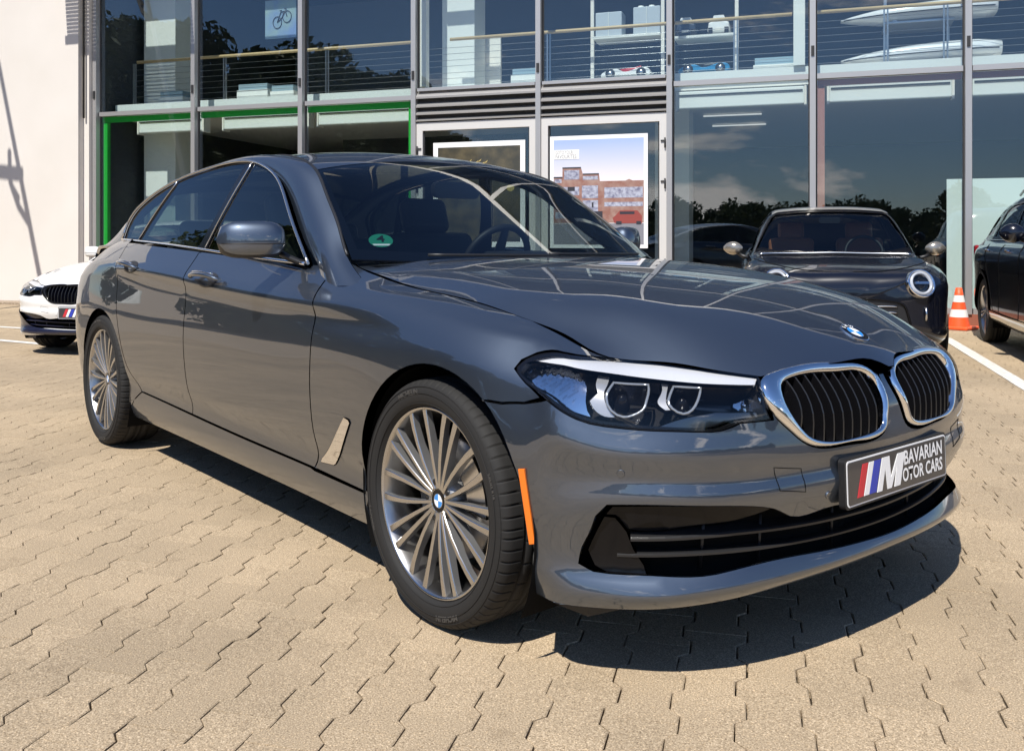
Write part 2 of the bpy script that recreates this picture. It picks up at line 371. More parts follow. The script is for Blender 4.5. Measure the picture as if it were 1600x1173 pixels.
def panel(name, loft, loops, mt, parent=None, h=.035, gap=.0012, r=.0024, depth=.014, off=0.0, fn=None, mirror=False, edge=True, both=False):
    """a skin cut from loft along uv loops (outer first, then holes) with rolled edges; off moves it along the normal"""
    LP = []
    for i, L in enumerate(loops):
        L = resample(np.array(L, float), h*.8); g = gap+(r if edge else 0)
        LP.append(inset(L, g if i == 0 else -g))
    lo = LP[0].min(0); hi = LP[0].max(0)
    gx, gy = np.meshgrid(np.arange(lo[0]+h/2, hi[0], h), np.arange(lo[1]+h/2, hi[1], h), indexing='ij')
    Q = np.c_[gx.ravel(), gy.ravel()]; Q = Q[inside(Q, LP)]
    if len(Q): Q = Q[edge_dist(Q, LP) > h*.45]
    nb = sum(len(L) for L in LP); UV = np.concatenate(LP+[Q]) if len(Q) else np.concatenate(LP)
    E = []; o = 0; rings = []
    for L in LP: E += [(o+k, o+(k+1) % len(L)) for k in range(len(L))]; rings.append(range(o, o+len(L))); o += len(L)
    v2, _, tris, ov, _, _ = delaunay_2d_cdt([Vector(q) for q in UV], E, [], 0, 1e-6)
    V2 = np.array([(q.x, q.y) for q in v2]); T = [t for t in tris if len(t) == 3]
    cen = np.array([(V2[t[0]]+V2[t[1]]+V2[t[2]])/3 for t in T]); keep = inside(cen, LP); T = [t for t, k in zip(T, keep) if k]
    mapi = {}
    for new, olds in enumerate(ov):
        for q in olds: mapi[q] = new
    P = loft(V2); Nn = loft.n(V2); P = P+Nn*off
    if fn: P = fn(P, Nn)
    V = list(P); NN = list(Nn); F = [(t[0], t[2], t[1]) for t in T]
    if edge:
        for ri, ring in enumerate(rings):
            idx = [mapi[q] for q in ring]; B = P[idx]; n = Nn[idx]
            t = np.roll(B, -1, 0)-np.roll(B, 1, 0); t /= np.linalg.norm(t, axis=1)[:, None]+1e-12
            s = 1 if area2(LP[ri]) > 0 else -1
            outw = np.cross(t, n)*s*(-1 if True else 1)
            if ri: outw = -outw
            rows = [idx]
            for (a, dn, nn) in ((.72, .28, n*.7+outw*.7), (1.0, 1.0, n*.05+outw), (1.0, depth/r, outw)):
                base = len(V); V += list(B+outw*r*a-n*r*dn); NN += list(nn/np.linalg.norm(nn, axis=1)[:, None]); rows.append(list(range(base, base+len(idx))))
            for a, b in zip(rows[:-1], rows[1:]):
                for k in range(len(idx)):
                    k2 = (k+1) % len(idx); q = (a[k], a[k2], b[k2], b[k])
                    F.append(q if (s > 0) == (ri > 0) else q[::-1])
    V = np.array(V); NN = np.array(NN); objs = []
    for sgn in ((1, -1) if mirror else (1,)):
        v = V*np.array([1, sgn, 1]); nn = NN*np.array([1, sgn, 1]); f = F if sgn == 1 else [q[::-1] for q in F]
        me = bpy.data.meshes.new(name); me.from_pydata(v.tolist(), [], f); me.materials.append(mt)
        me.polygons.foreach_set('use_smooth', [True]*len(me.polygons)); me.update()
        me.normals_split_custom_set_from_vertices([tuple(q) for q in nn])
        objs.append(link(name, me, parent))
    return objs

def on_side(S, pts):      # (x,z) on the right flank -> uv
    return S.inv(np.array(pts), f=lambda P: P[:, [0, 2]], facing=lambda s: np.where((s.G[:, :, 1] < 0), 0, 1e6))
def on_front(S, pts):     # (y,z) on the nose -> uv
    return S.inv(np.array(pts), f=lambda P: P[:, [1, 2]], facing=lambda s: np.where(s.G[:, :, 0] > .1, 0, 1e6))
def on_top(S, pts):       # (x,y) on a top skin -> uv
    return S.inv(np.array(pts), f=lambda P: P[:, :2])
# ================================================================= GROUND AND PAVING
def paver_mat():
    m = bpy.data.materials.new('concrete paver'); m.use_nodes = True; nn = m.node_tree.nodes; L = m.node_tree.links.new; b = nn['Principled BSDF']
    g = nn.new('ShaderNodeNewGeometry'); oi = nn.new('ShaderNodeObjectInfo')
    n1 = nn.new('ShaderNodeTexNoise'); n1.inputs['Scale'].default_value = 260; n1.inputs['Detail'].default_value = 3; n1.inputs['Roughness'].default_value = .7
    n2 = nn.new('ShaderNodeTexNoise'); n2.inputs['Scale'].default_value = .9; n2.inputs['Detail'].default_value = 6
    n3 = nn.new('ShaderNodeTexVoronoi'); n3.inputs['Scale'].default_value = 120
    cellx = nn.new('ShaderNodeTexWhiteNoise'); 
    at = nn.new('ShaderNodeAttribute'); at.attribute_name = 'tone'
    for t in (n1, n2, n3): L(g.outputs['Position'], t.inputs['Vector'])
    r1 = nn.new('ShaderNodeValToRGB'); e = r1.color_ramp.elements; e[0].position = .30; e[0].color = (.12, .088, .055, 1); e[1].position = .70; e[1].color = (.76, .63, .455, 1)
    x = e.new(.46); x.color = (.365, .290, .196, 1); x = e.new(.56); x.color = (.435, .348, .240, 1)
    L(n1.outputs['Fac'], r1.inputs[0])
    r3 = nn.new('ShaderNodeValToRGB'); r3.color_ramp.elements[0].color = (1.35, 1.3, 1.22, 1); r3.color_ramp.elements[0].position = .05; r3.color_ramp.elements[1].color = (.96, .96, .96, 1); r3.color_ramp.elements[1].position = .35
    L(n3.outputs['Distance'], r3.inputs[0])
    m1 = nn.new('ShaderNodeMix'); m1.data_type = 'RGBA'; m1.blend_type = 'MULTIPLY'; m1.inputs['Factor'].default_value = 1; L(r1.outputs[0], m1.inputs['A']); L(r3.outputs[0], m1.inputs['B'])
    r2 = nn.new('ShaderNodeValToRGB'); r2.color_ramp.elements[0].position = .35; r2.color_ramp.elements[0].color = (.84, .825, .81, 1); r2.color_ramp.elements[1].position = .65; r2.color_ramp.elements[1].color = (1.08, 1.05, 1.02, 1)
    L(n2.outputs['Fac'], r2.inputs[0])
    m2 = nn.new('ShaderNodeMix'); m2.data_type = 'RGBA'; m2.blend_type = 'MULTIPLY'; m2.inputs['Factor'].default_value = 1; L(m1.outputs['Result'], m2.inputs['A']); L(r2.outputs[0], m2.inputs['B'])
    n4 = nn.new('ShaderNodeTexNoise'); n4.inputs['Scale'].default_value = 4.3; n4.inputs['Detail'].default_value = 8; n4.inputs['Roughness'].default_value = .7; L(g.outputs['Position'], n4.inputs['Vector'])
    r4 = nn.new('ShaderNodeValToRGB'); e4 = r4.color_ramp.elements; e4[0].position = .27; e4[0].color = (.66, .64, .62, 1); e4[1].position = .40; e4[1].color = (1, 1, 1, 1); x = e4.new(.66); x.color = (1, 1, 1, 1); x = e4.new(.78); x.color = (1.12, 1.12, 1.11, 1)
    L(n4.outputs['Fac'], r4.inputs[0]); m4 = nn.new('ShaderNodeMix'); m4.data_type = 'RGBA'; m4.blend_type = 'MULTIPLY'; m4.inputs['Factor'].default_value = 1; L(m2.outputs['Result'], m4.inputs['A']); L(r4.outputs[0], m4.inputs['B'])
    rt = nn.new('ShaderNodeValToRGB'); rt.color_ramp.elements[0].color = (.94, .935, .93, 1); rt.color_ramp.elements[1].color = (1.05, 1.045, 1.04, 1); L(at.outputs['Fac'], rt.inputs[0])
    m3 = nn.new('ShaderNodeMix'); m3.data_type = 'RGBA'; m3.blend_type = 'MULTIPLY'; m3.inputs['Factor'].default_value = 1; L(m4.outputs['Result'], m3.inputs['A']); L(rt.outputs[0], m3.inputs['B'])
    L(m3.outputs['Result'], b.inputs['Base Color']); b.inputs['Roughness'].default_value = .85; b.inputs['Specular IOR Level'].default_value = .3
    bu = nn.new('ShaderNodeBump'); bu.inputs['Strength'].default_value = .5; bu.inputs['Distance'].default_value = .002; L(n1.outputs['Fac'], bu.inputs['Height']); L(bu.outputs[0], b.inputs['Normal'])
    return m
PAVE = paver_mat()
SAND = mat('joint sand', (.07, .055, .042), .95, var=(9, (.13, .105, .08)))
BIG = bpy.data.materials.new('far concrete'); BIG = mat('far concrete', (.35, .28, .20), .85, var=(2.5, (.42, .335, .24)))
j_ = np.array([.584, -.812]); j_ /= np.linalg.norm(j_); n_p = np.array([-j_[1], j_[0]])
PITCH = .1435; LEN = .2
def paver_outline(gap):
    """double-T block: wide ends, narrow waist; local (along j, along n)"""
    h = PITCH/2; a = .0125; s = .013
    hw, hn = h+a-gap, h-a-gap; e = LEN/2-gap*.22
    xs = .05
    return [(-e, -hw), (-xs-s, -hw), (-xs+s, -hn), (xs-s, -hn), (xs+s, -hw), (e, -hw), (e, hw), (xs+s, hw), (xs-s, hn), (-xs+s, hn), (-xs-s, hw), (-e, hw)]
def paver_geo(gap, ch, z=0.0, dep=.022):
    o = np.array(paver_outline(gap)); i = np.array(paver_outline(gap+ch)); n = len(o)
    V = [(x, y, z) for x, y in i]+[(x, y, z-ch*.8) for x, y in o]+[(x, y, z-dep) for x, y in o]
    F = [tuple(range(n))]+[(n+k, n+(k+1) % n, (k+1) % n, k) for k in range(n)]+[(2*n+k, 2*n+(k+1) % n, n+(k+1) % n, n+k) for k in range(n)]
    return np.array(V), F
# the camera's ground footprint decides which blocks are close enough to be single parts
cam2 = np.array([2.0951, -2.3586]); cd2 = np.array([math.cos(2.4469), math.sin(2.4469)]); cr2 = np.array([math.sin(2.4469), -math.cos(2.4469)])
cells = []
for r_ in range(-130, 190):
    nn0 = .303+PITCH*(r_+.5)
    for k in range(-110, 130):
        jj = .890+LEN/2+.1*r_+LEN*k-LEN*math.floor(.5*r_)
        p_ = j_*jj+n_p*nn0
        d = (p_-cam2)@cd2; x = (p_-cam2)@cr2
        if d > 13.6+max(0., -x)*.55 or p_[1] < -3.7 or p_[0] > 6 or d < -4.5 or (abs(x) > .62*max(d, 0)+1.6 and not (-9 < p_[0] and p_[1] < 1)): continue
        v = 378+1443*1.0535/max(d, .3); u = 800+1443*x/max(d, .3)
        vis = d > 1.75 and -40 < u < 1640 and v < 1215
        cells.append((d, vis, p_, r_, k))
PV = link('paving', MB().box((0, 0, -.062), (64, 64, .04)).mesh('paving', SAND)); tag(PV, kind='structure')
V0_, F0_ = paver_geo(.0017, .003)
variants = []
for k in range(10):
    g_ = [.0014, .0017, .0018, .0020, .0015, .0024, .0016, .0019, .0014, .0028][k]
    Vv, Fv = paver_geo(g_, .0028); Vv = Vv+np.array([0, 0, 0]); Vv[:, 2] += Vv[:, 0]*rng.uniform(-.006, .006)+Vv[:, 1]*rng.uniform(-.008, .008)
    me = bpy.data.meshes.new('paver'); me.from_pydata(Vv.tolist(), [], Fv); me.materials.append(PAVE); me.update()
    at_ = me.attributes.new('tone', 'FLOAT', 'POINT'); at_.data.foreach_set('value', [rng.random()]*len(Vv)); variants.append(me)
ang = math.atan2(j_[1], j_[0])
ground_dist = lambda c: c[0]
order = sorted([c for c in cells if c[1] and not (-3.6 < c[2][0] < .45 and -.55 < c[2][1] < .9)], key=ground_dist)[:298]
single = {id(c) for c in order}
for c in order:
    o = link('paver', variants[rng.randrange(10)], PV); o.location = (c[2][0]+rng.gauss(0, .0005), c[2][1]+rng.gauss(0, .0005), rng.gauss(-.001, .0007)); o.rotation_euler = (0, 0, ang+rng.gauss(0, .002)+(math.pi if rng.random() < .5 else 0))
rest = [c for c in cells if id(c) not in single]
nv = len(V0_); AV = np.zeros((len(rest), nv, 3)); AF = []; TN = []
ca_, sa_ = math.cos(ang), math.sin(ang)
GEO = [paver_geo(g_, .0028)[0] for g_ in (.0014, .0017, .0019, .0022, .0027)]
for i, c in enumerate(rest):
    G_ = GEO[rng.randrange(5)].copy(); G_[:, 2] += G_[:, 0]*rng.uniform(-.006, .006)+G_[:, 1]*rng.uniform(-.008, .008)+rng.gauss(-.001, .0007)
    AV[i, :, 0] = c[2][0]+G_[:, 0]*ca_-G_[:, 1]*sa_; AV[i, :, 1] = c[2][1]+G_[:, 0]*sa_+G_[:, 1]*ca_; AV[i, :, 2] = G_[:, 2]
    AF += [tuple(q+i*nv for q in f) for f in F0_]; TN += [rng.random()]*nv
me = bpy.data.meshes.new('paver_field'); me.from_pydata(AV.reshape(-1, 3).tolist(), [], AF); me.materials.append(PAVE)
at_ = me.attributes.new('tone', 'FLOAT', 'POINT'); at_.data.foreach_set('value', TN)
PF = link('paver_field', me, PV); PF['kind'] = 'stuff'
G0 = link('ground', MB().box((0, 0, -.585), (1600, 1600, 1)).mesh('ground', BIG)); tag(G0, kind='structure')
# yard beyond the laid blocks (behind the camera and out to the sides): same concrete colour, 3 mm lower
yard = MB().box((3.5, -31.0, -.0285), (70, 56.0, .045)).obj('yard', BIG); tag(yard, kind='structure')
# painted bay lines
LINE = mat('road paint', (.74, .72, .68), .7, var=(22, (.55, .52, .47)))
def line(a, b, w_, name='bay_line'):
    a = np.array(a); b = np.array(b); t = (b-a)/np.linalg.norm(b-a); n = np.array([-t[1], t[0]])*w_/2
    me = bpy.data.meshes.new(name); k = 40; P = []
    for i in range(k+1):
        q = a+(b-a)*i/k; P += [(*(q+n*(1+rng.uniform(-.04, .04))), .0035), (*(q-n*(1+rng.uniform(-.04, .04))), .0035)]
    me.from_pydata(P, [], [(2*i, 2*i+2, 2*i+3, 2*i+1)[::-1] for i in range(k)]); me.materials.append(LINE); o = link(name, me); tag(o, kind='structure'); return o
# ================================================================= SHOWROOM BUILDING
BO = np.array([-14.60990606, 2.32213736, 0.]); BANG = math.atan2(0.52900673, 0.84861763)      # facade origin and direction; local x along, y inwards
def bmat():
    m_ = Matrix.Rotation(BANG, 4, 'Z'); m_.translation = Vector(BO); return m_
def bw(t, y, z): return bmat() @ Vector((t, y, z))
B = {}
B['alu'] = mat('silver window profile', (.46, .45, .44), .38, .55)
B['alud'] = mat('dark gasket', (.02, .02, .022), .6)
B['glass'] = glass_mat('showroom glass', (.90, .935, .935), 1.74, refl=.97)
B['render'] = mat('white render', (.68, .64, .595), .9, bump=(35, .15, .003), var=(.8, (.645, .605, .555)))
B['green'] = mat('green frame', (.02, .46, .05), .5)
B['terra'] = mat('terracotta frame', (.40, .17, .12), .6)
B['white'] = mat('interior white', (.80, .83, .80), .6)
B['cream'] = mat('warm white', (.85, .82, .75), .5)
B['wall'] = mat('interior grey wall', (.045, .05, .06), .8)
B['floor'] = mat('interior floor', (.09, .09, .095), .5)
B['wood'] = mat('beech handrail', (.62, .46, .25), .5)
B['steel'] = mat('railing steel', (.45, .46, .48), .3, .9)
B['plinth'] = mat('red brown plinth', (.26, .085, .05), .8)
B['doorfr'] = mat('door aluminium', (.66, .64, .61), .45, .25)
BLD = empty('showroom_building', bw(0, 0, 0), 'two-storey car showroom with silver-framed glass facade and white end wall', 'building'); BLD.rotation_euler = (0, 0, BANG)
MT = [0, 1.992, 3.995, 5.935, 7.893, 9.775, 11.651, 13.501, 15.40, 17.3]
TOPZ = 8.8
def bb(name, t0, t1, y0, y1, z0, z1, mt, parent=BLD, bev=0):
    o = MB().box(((t0+t1)/2, (y0+y1)/2, (z0+z1)/2), (t1-t0, y1-y0, z1-z0)).obj(name, mt, parent)
    if bev: bevel(o, bev)
    return o
for i, t in enumerate(MT):
    w_ = .075
    o = bb('mullion', t-w_/2, t+w_/2, -.085, .05, .15, TOPZ, B['alu'])
    bb('gasket', t-w_/2-.018, t+w_/2+.018, .012, .045, .15, TOPZ, B['alud'], o)
    bb('clip', t-.02, t+.02, -.10, -.084, 3.49, 3.62, B['alud'], o)
bays = list(zip(MT[:-1], MT[1:]))
for i, (a, b) in enumerate(bays):
    a += .055; b -= .055
    if i not in (3, 4):
        bb('transom', a, b, -.03, .05, 3.195, 3.265, B['alu']); bb('sill', a, b, -.06, .06, .15, .22, B['alu'])
        bb('pane', a, b, .018, .024, .22, 3.195, B['glass'])
    else:
        bb('transom', a, b, -.06, .05, 3.315, 3.36, B['alu'])
    z0 = 3.265 if i not in (3, 4) else 3.36
    bb('pane', a, b, .018, .024, z0, 5.9, B['glass']); bb('transom', a, b, -.06, .05, 5.9, 5.97, B['alu'])
    bb('pane', a, b, .018, .024, 5.97, TOPZ-.1, B['glass']); bb('transom', a, b, -.06, .05, TOPZ-.1, TOPZ, B['alu'])
bb('plinth', -.1, 17.4, -.06, .12, -.02, .15, B['plinth'])
# louvres over the doors
for i in (3, 4):
    a, b = bays[i]; a += .04; b -= .04
    bb('louvre_tray', a, b, .02, .06, 2.86, 3.32, B['alud'])
    for z, h in ((3.245, .075), (3.10, .055), (2.985, .05), (2.88, .035)):
        m = MB(); m.prism([(-.075, z-h*.6), (-.078, z-h*.2), (.01, z+h*.9), (.01, z+h*.5)], a, b, fn=lambda p, q, d: (d, p, q)); m.obj('louvre', B['alu'], BLD)
    # door leaf
    z1 = 2.84
    fr_ = .10
    dl = bb('door', a, a+fr_, -.05, .03, .10, z1, B['doorfr'])
    bb('door_stile', b-fr_, b, -.05, .03, .10, z1, B['doorfr'], dl); bb('door_rail', a+fr_, b-fr_, -.05, .03, z1-.12, z1, B['doorfr'], dl); bb('door_rail', a+fr_, b-fr_, -.05, .03, .10, .28, B['doorfr'], dl)
    bb('pane', a+fr_, b-fr_, .0, .006, .28, z1-.12, B['glass'], dl)
    bb('gasket', a+fr_-.004, a+fr_+.02, -.02, -.003, .28, z1-.12, B['alud'], dl); bb('gasket', b-fr_-.02, b-fr_+.004, -.02, -.003, .28, z1-.12, B['alud'], dl)
    hx_ = a+.02 if i == 3 else b-.02
    for z in (2.42, 1.86, .75):
        h_ = MB().tube([(hx_, -.07, z-.07), (hx_, -.07, z+.07)], .011, 8); h_.box((hx_+(.03 if i == 3 else -.03), -.06, z+.03), (.06, .015, .02)); h_.obj('hinge', B['alud'], dl)
# frames behind the glass
for i in (0, 1, 2):
    a, b = bays[i]; bb('green_frame', a+.06, b-.06, .05, .10, 3.095, 3.19, B['green'])
bb('green_frame', .075, .155, .05, .12, .22, 3.093, B['green']); bb('green_frame', 5.80, 5.875, .05, .12, .22, 3.093, B['green'])
for i in (6, 7, 8):
    a, b = bays[i]; bb('terracotta_frame', a+.06, b-.06, .05, .12, 3.115, 3.19, B['terra'])
bb('terracotta_frame', 11.70, 11.80, .05, .12, .22, 3.113, B['terra'])
# roller blind boxes
for i, (t0, t1) in enumerate(((.60, 1.90), (2.32, 3.90), (4.10, 5.72), (9.84, 11.54), (11.86, 13.36), (13.60, 15.2), (15.5, 17.1))):
    bx_ = bb('blind_box', t0, t1, .30, .46, 2.925, 3.165, B['white'], bev=.015)
    bb('blind_rail', t0+.02, t1-.02, .285, .298, 3.10, 3.118, B['alud'], bx_)
    for tt in (t0-.03, t1+.0): bb('bracket', tt, tt+.03, .29, .47, 2.90, 3.17, B['cream'], bx_)
# floors, ceilings, inner walls
bb('upper_floor', .05, 17.2, .40, 9.0, 3.20, 3.42, B['cream']); bb('upper_floor_edge', .05, 17.2, .36, .398, 3.28, 3.44, B['white'])
bb('ground_floor', -.2, 17.4, .13, 9.5, -.02, .11, B['floor']); bb('back_wall', -.2, 17.4, 9.0, 9.2, .11, TOPZ, B['wall']); bb('ceiling', -.2, 17.4, .10, 9.4, 6.35, 6.55, B['wall'])
bb('side_wall', -.16, -.02, .10, 9.2, 0, TOPZ, B['wall']); bb('side_wall', 17.35, 17.5, -.05, 9.2, 0, TOPZ, B['render'])
bb('roof', -.3, 17.6, .08, 9.5, TOPZ, TOPZ+.3, B['alu'])
bb('column', .12, .80, 1.0, 1.6, .11, 6.35, B['white']); bb('column', 5.87, 5.98, .30, .42, 3.45, 6.35, B['cream']); bb('column', 6.0, 6.55, .9, 1.4, 3.42, 6.35, B['white'])
bb('column', 11.40, 11.55, .30, .45, 3.45, 6.35, B['white']); bb('column', 9.2, 9.75, 2.2, 2.7, .11, 3.2, B['white'])
bb('partition', 6.10, 6.80, 1.45, 1.5, 3.44, 4.40, B['cream'])
bb('inner_wall', 2.2, 6.5, 4.6, 4.7, .11, 3.2, B['wall']); bb('inner_wall', .5, 17.2, 5.5, 5.6, 3.42, 6.35, mat('upper wall', (.13, .15, .18), .7))
# railing on the upper floor
for t in (.34, 2.20, 4.15, 7.89, 10.62, 12.58, 13.31, 15.2):
    for dt in (-.022, .022): bb('railing_post', t+dt-.010, t+dt+.010, .49, .51, 3.42, 4.17, B['steel'])
for a, b in ((.40, 5.68), (6.30, 11.38), (11.70, 17.2)): MB().tube([(a, .50, 4.19), (b, .50, 4.19)], .026, 10).obj('handrail', B['wood'], BLD)
for z in (4.06, 3.965, 3.866, 3.775, 3.67, 3.585, 3.49): MB().tube([(.35, .50, z), (17.2, .50, z)], .0035, 5).obj('railing_wire', B['steel'], BLD)
# glossy pale panel behind the right-hand panes
bb('glass_screen', 13.29, 16.6, .24, .26, .16, 1.86, mat('pale green screen', (.78, .86, .80), .3, coat=.4))
# white end wall with kerb strip
bb('end_wall', -14, -.165, -.27, .35, -.05, TOPZ+.5, B['render'])
bb('end_wall_return', -.163, -.05, -.15, .35, -.05, TOPZ+.5, B['render'])
MB().tube([(-.115, -.20, 3.15), (-.115, -.20, TOPZ)], .018, 8).obj('downpipe', B['alud'], BLD)
bb('eaves_louvre_frame', -.55, 1.9, -1.32, -1.26, 5.93, 6.00, B['alu'])
for k in range(26):
    y = -.10-.045*k
    bb('eaves_louvre', -.50, 1.9, y-.022, y, 5.95, 5.975, B['alu'])
for t in MT[:1]: bb('louvre_arm', t-.02, t+.02, -1.26, -.09, 5.90, 5.945, B['alu'])
kb_ = bb('kerb', -14, -.2, -.72, -.275, -.03, .035, mat('kerb gravel', (.25, .19, .13), .95, bump=(40, .8, .02), var=(30, (.42, .34, .26))))
# glowing bars added to imitate faint line reflections in the lower panes
LIT = mat('reflection glow', (1, 1, 1), .4, emit=((1, .98, .92), .45))
for t, y, z, lb in ((10.36, 3.0, 3.05, 'thin white glowing bar imitating a reflection in the glass left of the terracotta frame, upper of two'), (10.36, 4.4, 3.05, 'thin white glowing bar imitating a reflection in the glass left of the terracotta frame, lower of two')):
    lp = tag(MB().box((0, 0, 0), (.95, .03, .022)).obj('reflection_bar', LIT), lb, 'imitated reflection', 'glowing bars imitating reflections in the showroom glass')
    lp.location = bw(t, y, z+.12); lp.rotation_euler = (0, 0, BANG)

def inside_thing(name, t, y, z, label, cat, group=None):
    e_ = empty(name, bw(t, y, z), label, cat, group); e_.rotation_euler = (0, 0, BANG); return e_
# ---- posters in the two glazed doors
def poster_frame(t0, t1, z0, z1, label):
    p = inside_thing('poster', t0, -.012, z0, label, 'poster'); w_, h_ = t1-t0, z1-z0
    MB().box((w_/2, 0, h_/2), (w_, .006, h_)).obj('poster_board', mat('poster white', (.86, .86, .87), .35, coat=.3), p)
    return p, w_, h_
def pl(p, polys, mt, name, lay):
    m = MB()
    for q in polys: m.prism(q, -.003-.0008*lay, -.0036-.0008*lay, fn=lambda a, b, d: (a, d, b))
    return m.obj(name, mt, p)
B['pz'] = 0
P1, w_, h_ = poster_frame(6.235, 7.68, .98, 2.535, 'white-framed dark poster with faint golden scribbles, in the left glazed door')
mg = .075
darkp = mat('dark poster print', (.05, .045, .03), .3, coat=.5, var=(5, (.11, .09, .05)))
pl(P1, [[(mg, mg), (w_-mg, mg), (w_-mg, h_-mg), (mg, h_-mg)]], darkp, 'picture', 0)
gold = mat('gold print', (.55, .42, .15), .4); 
pl(P1, [[(.45+.05*k+dx, h_-.35+dz), (.50+.05*k+dx, h_-.33+dz), (.52+.05*k+dx, h_-.30+dz*1.1), (.51+.05*k+dx, h_-.305+dz)] for k in range(8) for dx, dz in ((0, .02*(k % 3)), (-.25, -.10+.012*k))], gold, 'scribble', 1)
pl(P1, [[(1.22+.06*math.cos(a), .86+.05*math.sin(a)) for a in np.linspace(0, 6.28, 16, endpoint=False)]], gold, 'golden_spot', 1)
P2, w_, h_ = poster_frame(8.055, 9.468, .965, 2.565, 'white-framed poster of a brick building with a red car, in the right glazed door')
x0, x1, zb, zt = .055, w_-.055, .05, h_-.055
def skyprint():
    m = bpy.data.materials.new('printed sky'); m.use_nodes = True; nn = m.node_tree.nodes; L = m.node_tree.links.new; b = nn['Principled BSDF']; b.inputs['Roughness'].default_value = .3; b.inputs['Coat Weight'].default_value = .4
    t = nn.new('ShaderNodeTexCoord'); s = nn.new('ShaderNodeSeparateXYZ'); r = nn.new('ShaderNodeValToRGB'); r.color_ramp.elements[0].color = (.80, .74, .76, 1); r.color_ramp.elements[0].position = .1; r.color_ramp.elements[1].color = (.36, .46, .70, 1); r.color_ramp.elements[1].position = .95
    L(t.outputs['Generated'], s.inputs[0]); L(s.outputs[2], r.inputs[0]); L(r.outputs[0], b.inputs['Base Color']); return m
pl(P2, [[(x0, .85), (x1, .85), (x1, zt), (x0, zt)]], skyprint(), 'printed_sky', 0)
brick = mat('printed brick', (.27, .13, .10), .4, var=(9, (.36, .24, .20))); wnd = mat('printed windows', (.44, .46, .55), .4, var=(19, (.16, .16, .24))); tar = mat('printed tarmac', (.22, .22, .25), .4); dk = mat('printed dark', (.035, .035, .045), .4); redp = mat('printed red', (.28, .06, .05), .4)
W_ = x1-x0; X = lambda f: x0+W_*f; Z = lambda f: zt-(zt-zb)*f
pl(P2, [[(X(0), Z(.80)), (X(1), Z(.80)), (X(1), Z(1)), (X(0), Z(1))]], tar, 'printed_ground', 0)
pl(P2, [[(X(0), Z(.36)), (X(.10), Z(.36)), (X(.10), Z(.27)), (X(.31), Z(.27)), (X(.33), Z(.33)), (X(.51), Z(.33)), (X(.52), Z(.40)), (X(.80), Z(.40)), (X(.84), Z(.385)), (X(.88), Z(.40)), (X(1), Z(.40)), (X(1), Z(.795)), (X(0), Z(.795))]], brick, 'printed_facade', 1)
R4 = lambda a, b, c, d: [(X(a), Z(d)), (X(c), Z(d)), (X(c), Z(b)), (X(a), Z(b))]
pl(P2, [R4(.12, .29, .29, .38), R4(.33, .35, .50, .385), R4(.01, .375, .09, .41), R4(.02, .45, .29, .53), R4(.32, .44, .50, .56), R4(.33, .58, .50, .69), R4(.57, .46, .99, .56), R4(.05, .56, .28, .66), R4(.57, .60, .99, .64), R4(.02, .69, .25, .75)], wnd, 'printed_window', 2)
pl(P2, [R4(.10, .262, .31, .275), R4(.0, .352, .10, .365), R4(.33, .325, .51, .337), R4(.43, .60, .45, .65), R4(.16, .45, .24, .49), R4(.36, .685, .55, .76)], dk, 'printed_roof_edge', 3)
pl(P2, [[(X(.68), Z(.795)), (X(.66), Z(.75)), (X(.70), Z(.72)), (X(.74), Z(.68)), (X(.93), Z(.68)), (X(.98), Z(.73)), (X(.98), Z(.80)), (X(.70), Z(.80))]], redp, 'printed_red_car', 4)
pl(P2, [R4(.74, .69, .90, .715), R4(.70, .78, .76, .81), R4(.92, .78, .97, .81)], dk, 'printed_car_window', 5)
pl(P2, [[(X(.35), Z(1)), (X(.62), Z(.84)), (X(.78), Z(.85)), (X(.92), Z(.91)), (X(.93), Z(1))]], dk, 'printed_black_car', 4)
pl(P2, [R4(.0, .095, .29, .185)], mat('caption field', (.86, .86, .83), .4), 'caption_field', 5)
for k, tx in enumerate(('GOTO YOUR', 'FAVOURITES?')):
    me = text_mesh(tx, .075, align='LEFT'); xs_ = [v.co.x for v in me.vertices]; kx = ((.20 if k == 0 else .25)*W_)/max(xs_); me.transform(Matrix.Diagonal((kx, 1, 1, 1)))
    me.transform(Matrix.Translation((X(.02), -.0086, Z(.122+.04*k))) @ Matrix.Rotation(R(90), 4, 'X')); me.materials.clear(); me.materials.append(tar); link('lettering', me, P2)
P3 = inside_thing('poster', 2.664, 1.0, 4.545, 'pale poster of a mountain bike behind the upper left window', 'poster')
MB().box((.30, 0, .33), (.61, .01, .66)).obj('poster_board', mat('bike poster', (.30, .42, .42), .5, var=(3, (.20, .30, .55))), P3)
bk = MB()
for cx, cz in ((.24, .27), (.43, .36)): bk.tube([(cx+.085*math.cos(a), -.012, cz+.10*math.sin(a)) for a in np.linspace(0, 6.28, 24, endpoint=False)], .007, 5, closed=True)
for pa in ([(.24, .27), (.31, .44), (.40, .46), (.43, .36)], [(.24, .27), (.32, .33), (.40, .46)], [(.29, .47), (.33, .47)], [(.38, .50), (.42, .49)]): bk.tube([(a, -.012, b) for a, b in pa], .008, 5)
bk.obj('printed_bicycle', dk, P3)
P4 = inside_thing('notice', .10, 1.2, 2.15, 'grey notice sheet hanging behind the lower left green-framed window', 'notice')
MB().box((.28, 0, .16), (.57, .01, .33)).obj('notice_board', mat('notice grey', (.16, .18, .20), .5), P4)
me = text_mesh('MALER', .13, sx=1.0); me.transform(Matrix.Translation((.28, -.008, .21)) @ Matrix.Rotation(R(90), 4, 'X')); me.materials.clear(); me.materials.append(mat('notice print', (.05, .05, .06), .5)); link('lettering', me, P4)
